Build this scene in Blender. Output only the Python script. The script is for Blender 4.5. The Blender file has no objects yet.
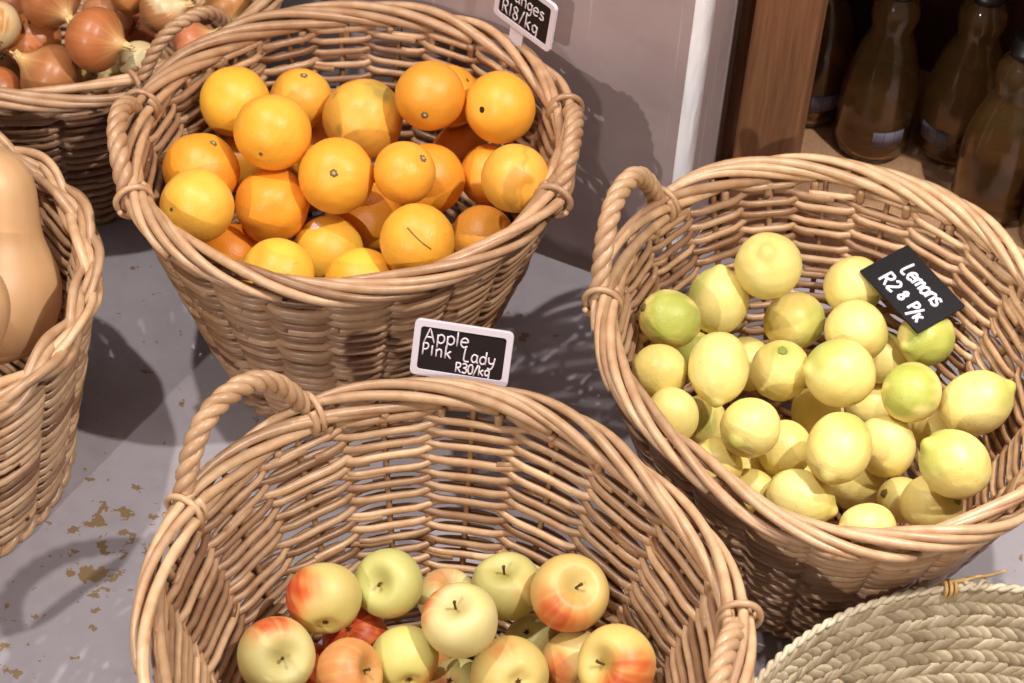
import bpy, math, random
import numpy as np
from mathutils import Vector, Matrix

rng = np.random.default_rng(7)
random.seed(7)
scene = bpy.context.scene
COL = scene.collection
PI = math.pi

# ------------------------------------------------------------------ camera
F_PX, PITCH, ROLL, DIST = 2300.0, math.radians(46), math.radians(3.9), 2.15
CAM = np.array([0, -DIST * math.cos(PITCH), .28 + DIST * math.sin(PITCH)])
FW = np.array([0, math.cos(PITCH), -math.sin(PITCH)])
UP0 = np.array([0, math.sin(PITCH), math.cos(PITCH)])
RT0 = np.array([1., 0, 0])
RT = math.cos(ROLL) * RT0 + math.sin(ROLL) * UP0
UP = -math.sin(ROLL) * RT0 + math.cos(ROLL) * UP0


def ray(x, y):
    return FW + RT * (x - 512) / F_PX - UP * (y - 341.5) / F_PX


def at_z(x, y, z):
    v = ray(x, y)
    return CAM + v * ((z - CAM[2]) / v[2])


def cam_dir(dx, dy, sign=1):
    """A direction seen from the photographer's side: dx to the right, dy downward, the rest towards the viewer (sign 1) or away (-1)."""
    s = math.sqrt(max(0.02, 1 - dx * dx - dy * dy))
    v = RT * dx - UP * dy - FW * s * sign
    return v / np.linalg.norm(v)


cam_data = bpy.data.cameras.new('camera')
cam = bpy.data.objects.new('camera', cam_data)
COL.objects.link(cam)
cam_data.sensor_width = 36
cam_data.lens = F_PX / 1024 * 36
cam.matrix_world = Matrix(((RT[0], UP[0], -FW[0], CAM[0]), (RT[1], UP[1], -FW[1], CAM[1]), (RT[2], UP[2], -FW[2], CAM[2]), (0, 0, 0, 1)))
cam_data.clip_start = .05
cam_data.dof.use_dof = True
cam_data.dof.focus_distance = 2.16
cam_data.dof.aperture_fstop = 9
scene.camera = cam


# ------------------------------------------------------------------ colours and materials
def lin(c):
    return tuple((v / 255 / 12.92) if v / 255 <= .04045 else ((v / 255 + .055) / 1.055) ** 2.4 for v in c[:3])


def new_mat(name, rough=.5, spec=.5):
    m = bpy.data.materials.new(name)
    m.use_nodes = True
    nt = m.node_tree
    b = nt.nodes['Principled BSDF']
    b.inputs['Roughness'].default_value = rough
    b.inputs['Specular IOR Level'].default_value = spec
    return m, nt, b


def N(nt, kind, **kw):
    n = nt.nodes.new(kind)
    for k, v in kw.items():
        if k.startswith('i_'):
            n.inputs[k[2:].replace('_', ' ')].default_value = v
        else:
            setattr(n, k, v)
    return n


def mix(nt, fac, a, b, mode='MIX'):
    n = nt.nodes.new('ShaderNodeMix')
    n.data_type = 'RGBA'
    n.blend_type = mode
    for k, v in ((0, fac), (6, a), (7, b)):
        if hasattr(v, 'links') or isinstance(v, bpy.types.NodeSocket):
            nt.links.new(v, n.inputs[k])
        elif isinstance(v, (int, float)):
            n.inputs[k].default_value = v
        else:
            n.inputs[k].default_value = (*v[:3], 1)
    return n.outputs[2]


def ramp(nt, fac, stops):
    r = nt.nodes.new('ShaderNodeValToRGB')
    e = r.color_ramp.elements
    while len(e) < len(stops):
        e.new(.5)
    for k, (p, c) in enumerate(stops):
        e[k].position = p
        e[k].color = (*c[:3], 1) if not isinstance(c, (int, float)) else (c, c, c, 1)
    nt.links.new(fac, r.inputs[0])
    return r.outputs[0]


def noise(nt, scale, detail=3, rough=.5, coord='Object', stretch=None, rot=None):
    tc = N(nt, 'ShaderNodeTexCoord')
    src = tc.outputs[coord]
    if stretch:
        mp = N(nt, 'ShaderNodeMapping')
        mp.inputs['Scale'].default_value = stretch
        if rot:
            mp.inputs['Rotation'].default_value = rot
        nt.links.new(src, mp.inputs[0])
        src = mp.outputs[0]
    n = N(nt, 'ShaderNodeTexNoise')
    n.inputs['Scale'].default_value = scale
    n.inputs['Detail'].default_value = detail
    n.inputs['Roughness'].default_value = rough
    nt.links.new(src, n.inputs['Vector'])
    return n.outputs['Fac']


def bump(nt, b, height, strength, dist):
    n = N(nt, 'ShaderNodeBump')
    n.inputs['Strength'].default_value = strength
    n.inputs['Distance'].default_value = dist
    nt.links.new(height, n.inputs['Height'])
    nt.links.new(n.outputs[0], b.inputs['Normal'])


def attr(nt, name='tint'):
    a = N(nt, 'ShaderNodeAttribute')
    a.attribute_name = name
    return a.outputs['Color']


def skin_mat(name, rough, pore_scale, pore_strength, speck=None, speck_scale=90, sss=.0, coat=0.):
    """Skin of a fruit: its pigment comes from the mesh, a little mottling and pores from noise."""
    m, nt, b = new_mat(name, rough, .45)
    c = attr(nt)
    f = noise(nt, 55, 4)
    c = mix(nt, ramp(nt, f, [(.35, .0), (.7, .32)]), c, (.9, .78, .55), 'MULTIPLY')
    if speck:
        s = noise(nt, speck_scale, 2, .7)
        c = mix(nt, ramp(nt, s, [(.68, 0.), (.76, .45)]), c, lin(speck))
    nt.links.new(c, b.inputs['Base Color'])
    if sss:
        b.inputs['Subsurface Weight'].default_value = sss
        b.inputs['Subsurface Radius'].default_value = (.01, .006, .003)
        b.inputs['Subsurface Scale'].default_value = .4
    h = noise(nt, pore_scale, 2)
    bump(nt, b, h, pore_strength, .001)
    b.inputs['Coat Weight'].default_value = coat
    b.inputs['Coat Roughness'].default_value = .25
    return m


def plain(name, c, rough=.5, spec=.5, var=.15, scale=40):
    m, nt, b = new_mat(name, rough, spec)
    l = lin(c)
    f = noise(nt, scale, 3)
    nt.links.new(mix(nt, f, tuple(v * (1 - var) for v in l), tuple(min(1, v * (1 + var)) for v in l)), b.inputs['Base Color'])
    return m


def wicker_mat(name, light, dark):
    m, nt, b = new_mat(name, .36, .5)
    t = attr(nt)
    sep = N(nt, 'ShaderNodeSeparateColor')
    nt.links.new(t, sep.inputs[0])
    c = ramp(nt, sep.outputs[0], [(0., lin(dark)), (.45, tuple(.5 * (p + q) for p, q in zip(lin(dark), lin(light)))), (1., lin(light))])
    f = noise(nt, 60, 4)
    c = mix(nt, ramp(nt, f, [(.35, 0.), (.75, .45)]), c, lin((196, 140, 88)), 'MULTIPLY')
    g = noise(nt, 25, 2)
    c = mix(nt, ramp(nt, g, [(.62, 0.), (.75, .35)]), c, lin((120, 78, 46)))
    nt.links.new(c, b.inputs['Base Color'])
    h = noise(nt, 260, 3)
    bump(nt, b, h, .25, .0006)
    return m


def wood_mat(name, a, bcol, rot=(0, 0, 0), scale=9):
    m, nt, b = new_mat(name, .55, .3)
    f = noise(nt, scale, 6, .6, stretch=(7, 7, .5), rot=rot)
    g = noise(nt, 60, 4, .6, stretch=(6, 6, .25), rot=rot)
    c = ramp(nt, f, [(.3, lin(a)), (.7, lin(bcol))])
    c = mix(nt, ramp(nt, g, [(.4, .35), (.6, 0.)]), c, (.55, .42, .32), 'MULTIPLY')
    nt.links.new(c, b.inputs['Base Color'])
    bump(nt, b, g, .15, .001)
    return m


M = {}
M['wicker'] = wicker_mat('wicker_honey', (220, 183, 144), (132, 94, 66))
M['wicker_pink'] = wicker_mat('wicker_dusty', (208, 169, 132), (120, 82, 55))
M['orange'] = skin_mat('orange_peel', .42, 520, .35, (190, 120, 40), 120)
M['lemon'] = skin_mat('lemon_peel', .42, 430, .35, (180, 160, 60), 110)
M['apple'] = skin_mat('apple_skin', .46, 60, .05, (214, 196, 120), 210)
M['onion'] = skin_mat('onion_skin', .36, 90, .12)
M['squash'] = skin_mat('squash_rind', .45, 70, .12, (200, 150, 95), 60)
M['scar'] = plain('dry_scar', (112, 96, 62), .8, .2)
M['scar_pale'] = plain('pale_scar', (176, 158, 120), .8, .2)
M['scar_dark'] = plain('dark_scar', (52, 38, 24), .9, .1)
M['scar_green'] = plain('green_button', (128, 138, 62), .7, .2)
M['stem'] = plain('woody_stem', (92, 66, 42), .8, .2)
M['onion_neck'] = plain('dry_onion_neck', (214, 184, 130), .7, .2, .25, 90)
M['sign_white'] = plain('white_plastic_frame', (214, 202, 210), .45, .4, .03)
M['chalkboard'] = plain('chalkboard_black', (34, 25, 24), .75, .2, .15, 30)
M['card_black'] = plain('black_card', (20, 17, 22), .6, .3, .15, 30)
M['chalk'] = plain('chalk_white', (220, 206, 212), .8, .2, .12, 160)
M['marker'] = plain('marker_white', (226, 224, 240), .6, .2, .05, 160)
M['wood'] = wood_mat('shelf_wood_brown', (120, 80, 54), (148, 102, 70))
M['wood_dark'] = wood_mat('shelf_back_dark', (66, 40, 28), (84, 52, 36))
M['board'] = wood_mat('shelf_board_tan', (176, 136, 104), (190, 150, 118), (0, PI / 2, .4), 5)
M['cap'] = plain('black_bottle_cap', (26, 22, 22), .4, .5, .05)


# ------------------------------------------------------------------ mesh collection
class MB:
    def __init__(self):
        self.v, self.f, self.c, self.n = [], [], [], 0

    def add(self, verts, faces, col):
        verts = np.asarray(verts, float).reshape(-1, 3)
        k = len(verts)
        col = np.asarray(col, float)
        if col.ndim == 0:
            col = np.full((k, 3), float(col))
        elif col.ndim == 1:
            col = np.tile(col, (k, 1))
        self.v.append(verts)
        self.c.append(col)
        for q in faces:
            self.f.append([i + self.n for i in q])
        self.n += k

    def grid(self, P, col, close_u=False, close_v=False, caps=False):
        """P (nu, nv, 3): quads between neighbours; nv is the ring."""
        nu, nv = P.shape[:2]
        fs = []
        for i in range(nu if close_u else nu - 1):
            i2 = (i + 1) % nu
            for j in range(nv if close_v else nv - 1):
                j2 = (j + 1) % nv
                fs.append((i * nv + j, i * nv + j2, i2 * nv + j2, i2 * nv + j))
        if caps:
            fs.append(tuple(range(nv))[::-1])
            fs.append(tuple((nu - 1) * nv + j for j in range(nv)))
        self.add(P.reshape(-1, 3), fs, col)

    def tube(self, path, rad, sides=7, col=.5, closed=False, caps=True, flat=None):
        p = np.asarray(path, float)
        n = len(p)
        rad = np.full(n, rad) if np.ndim(rad) == 0 else np.asarray(rad, float)
        t = np.gradient(p, axis=0) if not closed else np.roll(p, -1, 0) - np.roll(p, 1, 0)
        t /= np.linalg.norm(t, axis=1)[:, None] + 1e-12
        ref = np.array([0, 0, 1.]) if abs(t[0][2]) < .9 else np.array([1., 0, 0])
        a = np.empty_like(p)
        u = ref - t[0] * (ref @ t[0])
        a[0] = u / np.linalg.norm(u)
        for i in range(1, n):
            u = a[i - 1] - t[i] * (a[i - 1] @ t[i])
            a[i] = u / (np.linalg.norm(u) + 1e-12)
        b = np.cross(t, a)
        ang = np.arange(sides) * 2 * PI / sides
        ca, sa = np.cos(ang), np.sin(ang)
        P = p[:, None] + rad[:, None, None] * (a[:, None] * ca[None, :, None] + b[:, None] * sa[None, :, None])
        self.grid(P, col, close_u=closed, close_v=True, caps=caps and not closed)

    def box(self, lo, hi, col=.5):
        x0, y0, z0 = lo
        x1, y1, z1 = hi
        v = [(x0, y0, z0), (x1, y0, z0), (x1, y1, z0), (x0, y1, z0), (x0, y0, z1), (x1, y0, z1), (x1, y1, z1), (x0, y1, z1)]
        self.add(v, [(0, 3, 2, 1), (4, 5, 6, 7), (0, 1, 5, 4), (1, 2, 6, 5), (2, 3, 7, 6), (3, 0, 4, 7)], col)

    def lathe(self, prof, seg=32, col=.5):
        prof = np.asarray(prof, float)
        th = np.arange(seg) * 2 * PI / seg
        P = np.stack([prof[:, 0, None] * np.cos(th), prof[:, 0, None] * np.sin(th), np.repeat(prof[:, 1, None], seg, 1)], 2)
        self.grid(P, col, close_v=True, caps=True)

    def build(self, name, mat, parent=None, smooth=True):
        me = bpy.data.meshes.new(name)
        v = np.concatenate(self.v)
        me.from_pydata(v.tolist(), [], self.f)
        ca = me.color_attributes.new('tint', 'FLOAT_COLOR', 'POINT')
        c = np.ones((len(v), 4))
        c[:, :3] = np.concatenate(self.c)
        ca.data.foreach_set('color', c.ravel())
        if smooth:
            me.polygons.foreach_set('use_smooth', [True] * len(me.polygons))
        me.materials.append(mat)
        me.update()
        o = bpy.data.objects.new(name, me)
        COL.objects.link(o)
        if parent is not None:
            o.parent = parent
        return o


def tag(o, label, cat, group=None):
    o['label'] = label
    o['category'] = cat
    if group:
        o['group'] = group
    return o


def empty(name, loc):
    o = bpy.data.objects.new(name, None)
    COL.objects.link(o)
    o.location = loc
    o.empty_display_size = .05
    return o


def struct(o):
    o['kind'] = 'structure'
    return o


def bevel(o, w, seg=2):
    m = o.modifiers.new('soft_edge', 'BEVEL')
    m.width = w
    m.segments = seg
    m.limit_method = 'ANGLE'
    return o


def smoothnoise(p, freq, seed, n=7):
    r = np.random.default_rng(seed)
    k = r.normal(size=(n, 3)) * freq
    ph = r.uniform(0, 2 * PI, n)
    return np.sin(p @ k.T + ph).sum(1) / math.sqrt(n)


# ------------------------------------------------------------------ wicker baskets
def wicker_basket(label, c, ax, th_deg, H, rbf, handles, mat, seed, nst=26, dents=(), plait=False, power=.9):
    """handles: list of (angle in the basket's own frame, rise, lean outward, half span)."""
    r = np.random.default_rng(seed)
    root = empty('wicker_basket', (c[0], c[1], 0))
    tag(root, label, 'basket', 'round wicker baskets')
    th = math.radians(th_deg)
    a, b = ax
    ct, st = math.cos(th), math.sin(th)

    def scale(z):
        return rbf + (1 - rbf) * np.clip(np.asarray(z, float) / H, 0, 1.2) ** power

    def P(t, off, z):
        t = np.asarray(t, float)
        s = scale(z)
        x, y = a * np.cos(t) * s, b * np.sin(t) * s
        nx, ny = b * np.cos(t), a * np.sin(t)
        l = np.hypot(nx, ny)
        off = off + 0 * t
        for (da0, amt) in dents:      # pressed in where a neighbour leans on it
            dd = (t + th - da0 + PI) % (2 * PI) - PI
            off = off - amt * np.exp(-(dd / .38) ** 2) * np.clip(np.asarray(z) / H, 0, 1) ** 2
        x = x + nx / l * off
        y = y + ny / l * off
        return np.stack([x * ct - y * st, x * st + y * ct, np.broadcast_to(z, x.shape)], -1)

    def nrm(t):
        nx, ny = b * np.cos(t), a * np.sin(t)
        l = np.hypot(nx, ny)
        nx, ny = nx / l, ny / l
        return np.stack([nx * ct - ny * st, nx * st + ny * ct, np.zeros_like(nx)], -1)

    dt = 2 * PI / nst
    # weave with its upright stakes
    mb = MB()
    pitch = .0068
    nr = int((H - .026) / pitch)
    SID = 6
    ang = np.arange(SID) * 2 * PI / SID + PI / 6
    for i in range(nr):
        z0 = .013 + (i + .5) * pitch
        t = r.uniform(0, 2 * PI)
        end = t + 2 * PI
        wob = r.uniform(0, 2 * PI, 3)
        while t < end - .02:
            span = min(dt * r.uniform(3.4, 6.4), end - t)
            if end - t - span < dt * 1.5:
                span = end - t
            ts = np.linspace(t - dt * .25, t + span + dt * .2, max(8, int(span / dt * 7) + 3))
            u = np.linspace(0, 1, len(ts))
            wv = np.cos(nst * ts / 2 + PI * i)
            off = .0055 * np.tanh(2.4 * wv) / .983 + r.normal(0, .0005)
            z = z0 + .0010 * np.sin(ts * 2 + wob[0]) + .0007 * np.sin(ts * 5 + wob[1]) + (u - .5) * .003 + r.normal(0, .0004)
            rz = (.0049 - .0008 * u) * r.uniform(.92, 1.08)
            rr = rz * .82
            cen = P(ts, off, z)
            nn = nrm(ts)
            ring = cen[:, None] + nn[:, None] * (rr[:, None] * np.cos(ang))[..., None] + np.array([0, 0, 1.]) * (rz[:, None] * np.sin(ang))[..., None]
            mb.grid(ring, np.clip(r.normal(.55, .27), 0, 1), close_v=True, caps=True)
            t += span
    zs = np.linspace(.004, H, 14)
    for k in range(nst):
        tk = k * dt + r.normal(0, .01)
        mb.tube(P(np.full(14, tk), r.normal(0, .0006), zs), .0030, 6, np.clip(r.normal(.2, .12), 0, 1))  # stakes tinted darker than the rods to stand for shade
    for k in range(30):           # stray fibres standing off the rods
        tk, zk = r.uniform(0, 2 * PI), r.uniform(.3, 1.0) * H
        s = np.linspace(0, 1, 6)
        q = P(tk + s * r.normal(0, .04), r.choice([-1, 1]) * (.007 + .006 * s), zk + s * r.normal(.004, .007))
        mb.tube(q, .00028, 4, 1.0)
    mb.build('wicker_weave', mat, root)
    # base: a woven disc and the twisted foot ring
    mb = MB()
    for j in range(2):
        ts = np.linspace(0, 2 * PI, 160, endpoint=False)
        ph = ts * 22 + PI * j
        cen = P(ts, .004 + .0045 * np.cos(ph), .007 + 0 * ts)
        cen[:, 2] += .0042 * np.sin(ph)
        mb.tube(cen, .005, 6, .55, closed=True)
    for k in range(14):
        tk = k * 2 * PI / 14
        q = np.stack([P(np.array([tk]), 0, .012)[0] * s for s in np.linspace(.03, 1, 6)])
        q[:, 2] = .012
        mb.tube(q, .0035, 5, .4)
    nring = int(min(a, b) * rbf / .0078)
    for j in range(1, nring):
        s = j / nring
        ts = np.linspace(0, 2 * PI, 84, endpoint=False)
        q = P(ts, 0, .012 + 0 * ts) * s
        q[:, 2] = .012 + .0036 * np.cos(ts * 7 + PI * j)
        mb.tube(q, .0037, 5, np.clip(r.normal(.5, .2), 0, 1), closed=True)
    mb.build('base_weave', mat, root)
    # rolled rim: every stake is bent over and laid along the edge
    mb = MB()
    if plait:
        n = 420
        ts = np.linspace(0, 2 * PI, n, endpoint=False)
        for k in range(3):
            for j in range(2):
                ph = ts * 6 + k * 2 * PI / 3
                q = P(ts, .0095 * np.sin(ph) + (j - .5) * .0085 * np.cos(ph), np.full(n, H - .002))
                q[:, 2] += .0060 * np.sin(2 * ph) + (j - .5) * .0085 * np.abs(np.sin(ph))
                mb.tube(q, .0048 + .0005 * np.sin(ts * 7 + k), 8, np.clip(r.normal(.66, .16), 0, 1), closed=True)
    nrim = 0 if plait else 28
    dt = 2 * PI / 28
    for k in range(nrim):
        span = dt * r.uniform(4.6, 6.4)
        s = np.linspace(0, 1, 26)
        ts = k * dt + s * span
        ph = np.radians(232 - 285 * s + r.normal(0, 13) + 10 * np.sin(s * 5 + k))
        rho = .0100 + r.normal(0, .0010)
        u = rho * np.cos(ph)
        v = rho * np.sin(ph) * 1.05
        q = P(ts, u, np.full(26, H - .002))
        q[:, 2] += v + .0012 * np.sin(3 * ts + k)
        mb.tube(q, .0053 - .0014 * s * r.uniform(.6, 1.2), 8, np.clip(r.normal(.68, .2), 0, 1))
        # the upright stub joining weave and rim
        q = P(np.full(5, k * dt), np.linspace(0, u[0], 5), np.linspace(H - .03, H - .004 + v[0], 5))
        mb.tube(q, .0044, 6, .45)
    mb.build('rim_weave', mat, root)
    # rope handles
    for (hang, rise, lean, half, thick) in handles:
        rad = (a + b) / 2
        da = half / rad
        t = np.linspace(-1, 1, 60)
        ts = hang + t * da
        prof = (1 - np.abs(t) ** 2.6)
        v = -.018 + (rise + .018) * prof
        u = .006 + lean * (1 - t * t)
        path = P(ts, u, np.full(60, H))
        path[:, 2] += v
        L = np.concatenate([[0], np.cumsum(np.linalg.norm(np.diff(path, axis=0), axis=1))])
        tg = np.gradient(path, axis=0)
        tg /= np.linalg.norm(tg, axis=1)[:, None]
        n0 = nrm(ts)
        n1 = n0 - tg * (n0 * tg).sum(1)[:, None]
        n1 /= np.linalg.norm(n1, axis=1)[:, None]
        n2 = np.cross(tg, n1)
        mb = MB()
        for j in range(3):
            ph = L / (9 * thick) * 2 * PI + j * 2 * PI / 3
            q = path + thick * .95 * (n1 * np.cos(ph)[:, None] + n2 * np.sin(ph)[:, None])
            mb.tube(q, thick * np.clip(1.05 - .12 * t ** 8, .5, 2), 8, np.clip(r.normal(.62, .1), 0, 1))
        hd = mb.build('handle', mat, root)
        for e in (-1, 1):
            te = hang + e * da * .97
            mb = MB()
            s = np.linspace(0, 1, 44)
            ph = s * 2 * PI * 1.6 + 2.2
            rho = .0172
            q = P(te + e * (s - .5) * .05, .003 + rho * np.cos(ph), np.full(44, H - .002))
            q[:, 2] += rho * np.sin(ph)
            mb.tube(q, .0036 - .0008 * s, 7, np.clip(r.normal(.6, .12), 0, 1))
            mb.build('handle_binding', mat, hd)
    return root, P, scale


def ang_of(px, py, c, th_deg, H, ax):
    p = at_z(px, py, H)[:2] - np.array(c)
    t = math.radians(th_deg)
    q = np.array([math.cos(t) * p[0] + math.sin(t) * p[1], -math.sin(t) * p[0] + math.cos(t) * p[1]])
    return math.atan2(q[1] / ax[1], q[0] / ax[0])


BK = dict(
    orange=dict(c=(-.1745, .238), ax=(.224, .207), th=-145.5, H=.305, rb=.55),
    lemon=dict(c=(.308, .031), ax=(.248, .221), th=-76., H=.28, rb=.54),
    apple=dict(c=(-.0395, -.325), ax=(.258, .246), th=-73., H=.28, rb=.60),
    onion=dict(c=(-.565, .62), ax=(.284, .284), th=0., H=.243, rb=.75),
    squash=dict(c=(-.634, .043), ax=(.226, .222), th=20., H=.262, rb=.78),
)


def hang(k, px, py):
    b = BK[k]
    return ang_of(px, py, b['c'], b['th'], b['H'], b['ax'])


def make_basket(k, label, handles, mat, seed, nst=26, dents=(), plait=False):
    b = BK[k]
    return wicker_basket(label, b['c'], b['ax'], b['th'], b['H'], b['rb'], handles, mat, seed, nst, dents, plait)


make_basket('orange', 'round wicker basket filled with oranges, standing against the plastered pillar',
            [(hang('orange', 143, 150), .034, .001, .075, .0052), (hang('orange', 563, 152), .028, -.003, .072, .0050)], M['wicker_pink'], 11, 22)
make_basket('lemon', 'round wicker basket full of lemons, standing in front of the bottle shelf',
            [(hang('lemon', 634, 250), .070, .004, .080, .0052), (hang('lemon', 1058, 440), .03, .004, .075, .0052)], M['wicker'], 12, 22, [(math.radians(225.8), .013)])
make_basket('apple', 'largest wicker basket, half empty, holding red and yellow apples under the framed apple sign',
            [(hang('apple', 244, 454), .068, .006, .083, .0052), (hang('apple', 738, 690), .022, -.022, .078, .0052)], M['wicker'], 13, 18, [(math.radians(45.8), .013)])
make_basket('onion', 'wicker basket heaped with brown onions behind the squash and orange baskets',
            [(hang('onion', 178, 54), .066, .002, .068, .0040), (hang('onion', 178, 54) + PI, .06, .004, .06, .0040)], M['wicker_pink'], 14)
make_basket('squash', 'wicker basket holding pale butternut squash at the left edge',
            [(math.radians(77), .05, .002, .06, .0050), (math.radians(257), .05, .002, .06, .0050)], M['wicker'], 15, 20, plait=True)


# ------------------------------------------------------------------ seagrass basket
def seagrass_basket(c, rad, H, rbf):
    r = np.random.default_rng(31)
    root = empty('seagrass_basket', (c[0], c[1], 0))
    tag(root, 'flat-plaited pale seagrass basket with thin corded rim beside the lemon basket', 'basket')

    def R(z):
        return rad * (rbf + (1 - rbf) * (np.asarray(z) / H) ** .8)
    m, nt, b = new_mat('plaited_seagrass', .65, .25)
    t = attr(nt)
    sep = N(nt, 'ShaderNodeSeparateColor')
    nt.links.new(t, sep.inputs[0])
    col = ramp(nt, sep.outputs[0], [(0., lin((124, 108, 88))), (.5, lin((176, 160, 134))), (1., lin((212, 198, 172)))])
    f = noise(nt, 70, 4)
    col = mix(nt, ramp(nt, f, [(.4, 0.), (.7, .5)]), col, lin((190, 172, 140)), 'MULTIPLY')
    nt.links.new(col, b.inputs['Base Color'])
    bump(nt, b, noise(nt, 420, 2, stretch=(1, 1, 1)), .3, .0006)
    mb = MB()
    # thin inner shell carrying the plait
    zz = np.linspace(.004, H - .004, 10)
    prof = [(R(z) + .0004, z) for z in zz] + [(R(z) - .0004, z) for z in zz[::-1]]
    th = np.arange(96) * 2 * PI / 96
    prof = np.array(prof)
    Pg = np.stack([prof[:, 0, None] * np.cos(th), prof[:, 0, None] * np.sin(th), np.repeat(prof[:, 1, None], 96, 1)], 2)
    mb.grid(Pg, .35, close_u=True, close_v=True)
    sub = .0136
    nrow = int((H - .0075) / sub) + 1
    s = np.linspace(-1, 1, 5)
    w = np.array([.55, 1., 1.05, 1., .55])
    an = np.arange(6) * 2 * PI / 6
    for i in range(nrow):
        z0 = .0015 + (i + .5) * sub
        n = int(2 * PI * R(z0) / .0108)
        sl = 1 if (i % 2 == 0) else -1
        for k in range(n):
            t0 = (k + r.normal(0, .06)) / n * 2 * PI + (i % 3) * .4
            du = s * .0092 * r.uniform(.8, 1.2) * r.uniform(.9, 1.15)
            dz = s * .0074 * sl
            tt = t0 + du / R(z0)
            z = z0 + dz + r.normal(0, .0005)
            wd = .0066 * w * r.uniform(.85, 1.1)
            thk = .0024 * w
            off = .0008 * s * r.uniform(.4, 1.2)
            rr = R(np.clip(z, 0, H)) + off
            cen = np.stack([rr * np.cos(tt), rr * np.sin(tt), z], 1)
            nn = np.stack([np.cos(tt), np.sin(tt), 0 * tt], 1)
            tg = np.stack([-np.sin(tt), np.cos(tt), 0 * tt], 1)
            sd = tg * -.65 * sl + np.array([0, 0, .76])
            ring = cen[:, None] + sd[:, None] * (wd[:, None] * np.cos(an))[..., None] + nn[:, None] * (thk[:, None] * np.sin(an))[..., None]
            mb.grid(ring, np.clip(r.normal(.58, .17), 0, 1), close_v=True, caps=True)
    mb.build('plaited_weave', m, root)
    mb = MB()
    ts = np.linspace(0, 2 * PI, 1000, endpoint=False)
    for j in range(2):
        ph = ts * 70 + PI * j
        q = np.stack([(rad + .0018 * np.cos(ph)) * np.cos(ts), (rad + .0018 * np.cos(ph)) * np.sin(ts), H + .001 + .0018 * np.sin(ph)], 1)
        mb.tube(q, .0025, 6, .98 if j else .85, closed=True)
    mb.build('rim_rope', m, root)
    mb = MB()
    for j in range(1, 26):
        rr = R(0) * j / 25
        tt = np.linspace(0, 2 * PI, 64, endpoint=False)
        mb.tube(np.stack([rr * np.cos(tt), rr * np.sin(tt), .007 + .001 * np.cos(tt * 24 + j)], 1), .0058, 5, np.clip(r.normal(.45, .15), 0, 1), closed=True)
    mb.build('base_weave', m, root)
    # the raffia knot on the far edge of the rim
    kx = np.array(at_z(962, 583, H + .004)) - np.array([c[0], c[1], 0])
    a0 = math.atan2(kx[1], kx[0])
    e = np.array([math.cos(a0), math.sin(a0), 0])
    tgt = np.array([math.sin(a0), -math.cos(a0), 0])
    o = e * rad + np.array([0, 0, H])
    mk = plain('raffia', (198, 160, 104), .75, .2, .2, 200)
    mb = MB()
    s = np.linspace(0, 1, 30)
    for k, u in enumerate((-.004, .0005, .005)):
        ph = s * 2 * PI * 1.15 + k
        q = o + tgt * (u - .012) + np.outer(np.cos(ph), e) * .0062 + np.outer(np.sin(ph), [0, 0, .0078])
        mb.tube(q, .0019, 5, .6)
    for k, (z1, l) in enumerate(((.007, .045), (.0115, .052), (.004, .03))):
        ss = np.linspace(0, 1, 10)[:, None]
        q = o + tgt * (-.012 + l * ss) + e * (.002 + .004 * ss) + np.array([0, 0, 1.]) * (.006 + z1 * ss * .7 + .001 * np.sin(ss * 14 + k))
        mb.tube(q, np.linspace(.0019, .0012, 10), 5, .6)
    mb.build('raffia_tie', mk, root)
    mb = MB()
    ss = np.linspace(0, 1, 12)[:, None]
    for k in range(2):
        q = o + tgt * (.002 + .02 * ss) + e * (.004 * np.sin(ss * 6 + k * 2)) + np.array([0, 0, 1.]) * (.004 + .002 * np.cos(ss * 7 + k))
        mb.tube(q, .0022, 5, .9)
    mb.build('rim_splice', m, root)


seagrass_basket((.459, -.458), .272, .195, .80)


# ------------------------------------------------------------------ fruit
NU, NV = 60, 84
PHI = np.linspace(.012, PI - .012, NU)
THE = np.arange(NV) * 2 * PI / NV
PH, TH = np.meshgrid(PHI, THE, indexing='ij')
_FACES = None


def surf(rp, zp):
    """Surface of revolution from two (NU, NV) arrays."""
    return np.stack([rp * np.cos(TH), rp * np.sin(TH), zp], 2)


def axis_matrix(axis, spin):
    q = Vector((0, 0, 1)).rotation_difference(Vector(axis))
    return q.to_matrix() @ Matrix.Rotation(spin, 3, 'Z')


def fruit(name, pos, Rm, V, col, mat, label, cat, group):
    mb = MB()
    mb.grid(V, col.reshape(-1, 3), close_v=True, caps=True)
    o = mb.build(name, mat)
    o.matrix_world = Matrix.Translation(Vector(pos)) @ Rm.to_4x4()
    tag(o, label, cat, group)
    return o


def local(Rm, d):
    return np.array(Rm.transposed() @ Vector(d))


def unit(V):
    return V / np.linalg.norm(V, axis=2)[..., None]


def blend(c, other, k):
    k = np.clip(k, 0, 1)[..., None]
    return c * (1 - k) + np.asarray(other) * k


def sstep(x, a, b):
    t = np.clip((x - a) / (b - a), 0, 1)
    return t * t * (3 - 2 * t)


def disc(parent, p, n, rad, mat, name, h=.0007, lobes=0, seed=0):
    """A little domed button lying on the skin at p, facing n (both local)."""
    r = np.random.default_rng(seed)
    mb = MB()
    q = Vector((0, 0, 1)).rotation_difference(Vector(n)).to_matrix()
    rings = [(1.0, -.5), (.92, .25), (.6, .7), (.25, .9), (.02, .7)]
    th = np.arange(16) * 2 * PI / 16
    lob = 1 + (.13 * np.cos(lobes * th) if lobes else 0) + r.normal(0, .09, 16)
    P = np.array([[np.array(q @ Vector((rad * s * l * math.cos(t), rad * s * l * math.sin(t), h * z))) + np.array(p) for t, l in zip(th, lob)] for s, z in rings])
    mb.grid(P, .5, close_v=True, caps=True)
    return mb.build(name, mat, parent)


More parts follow.
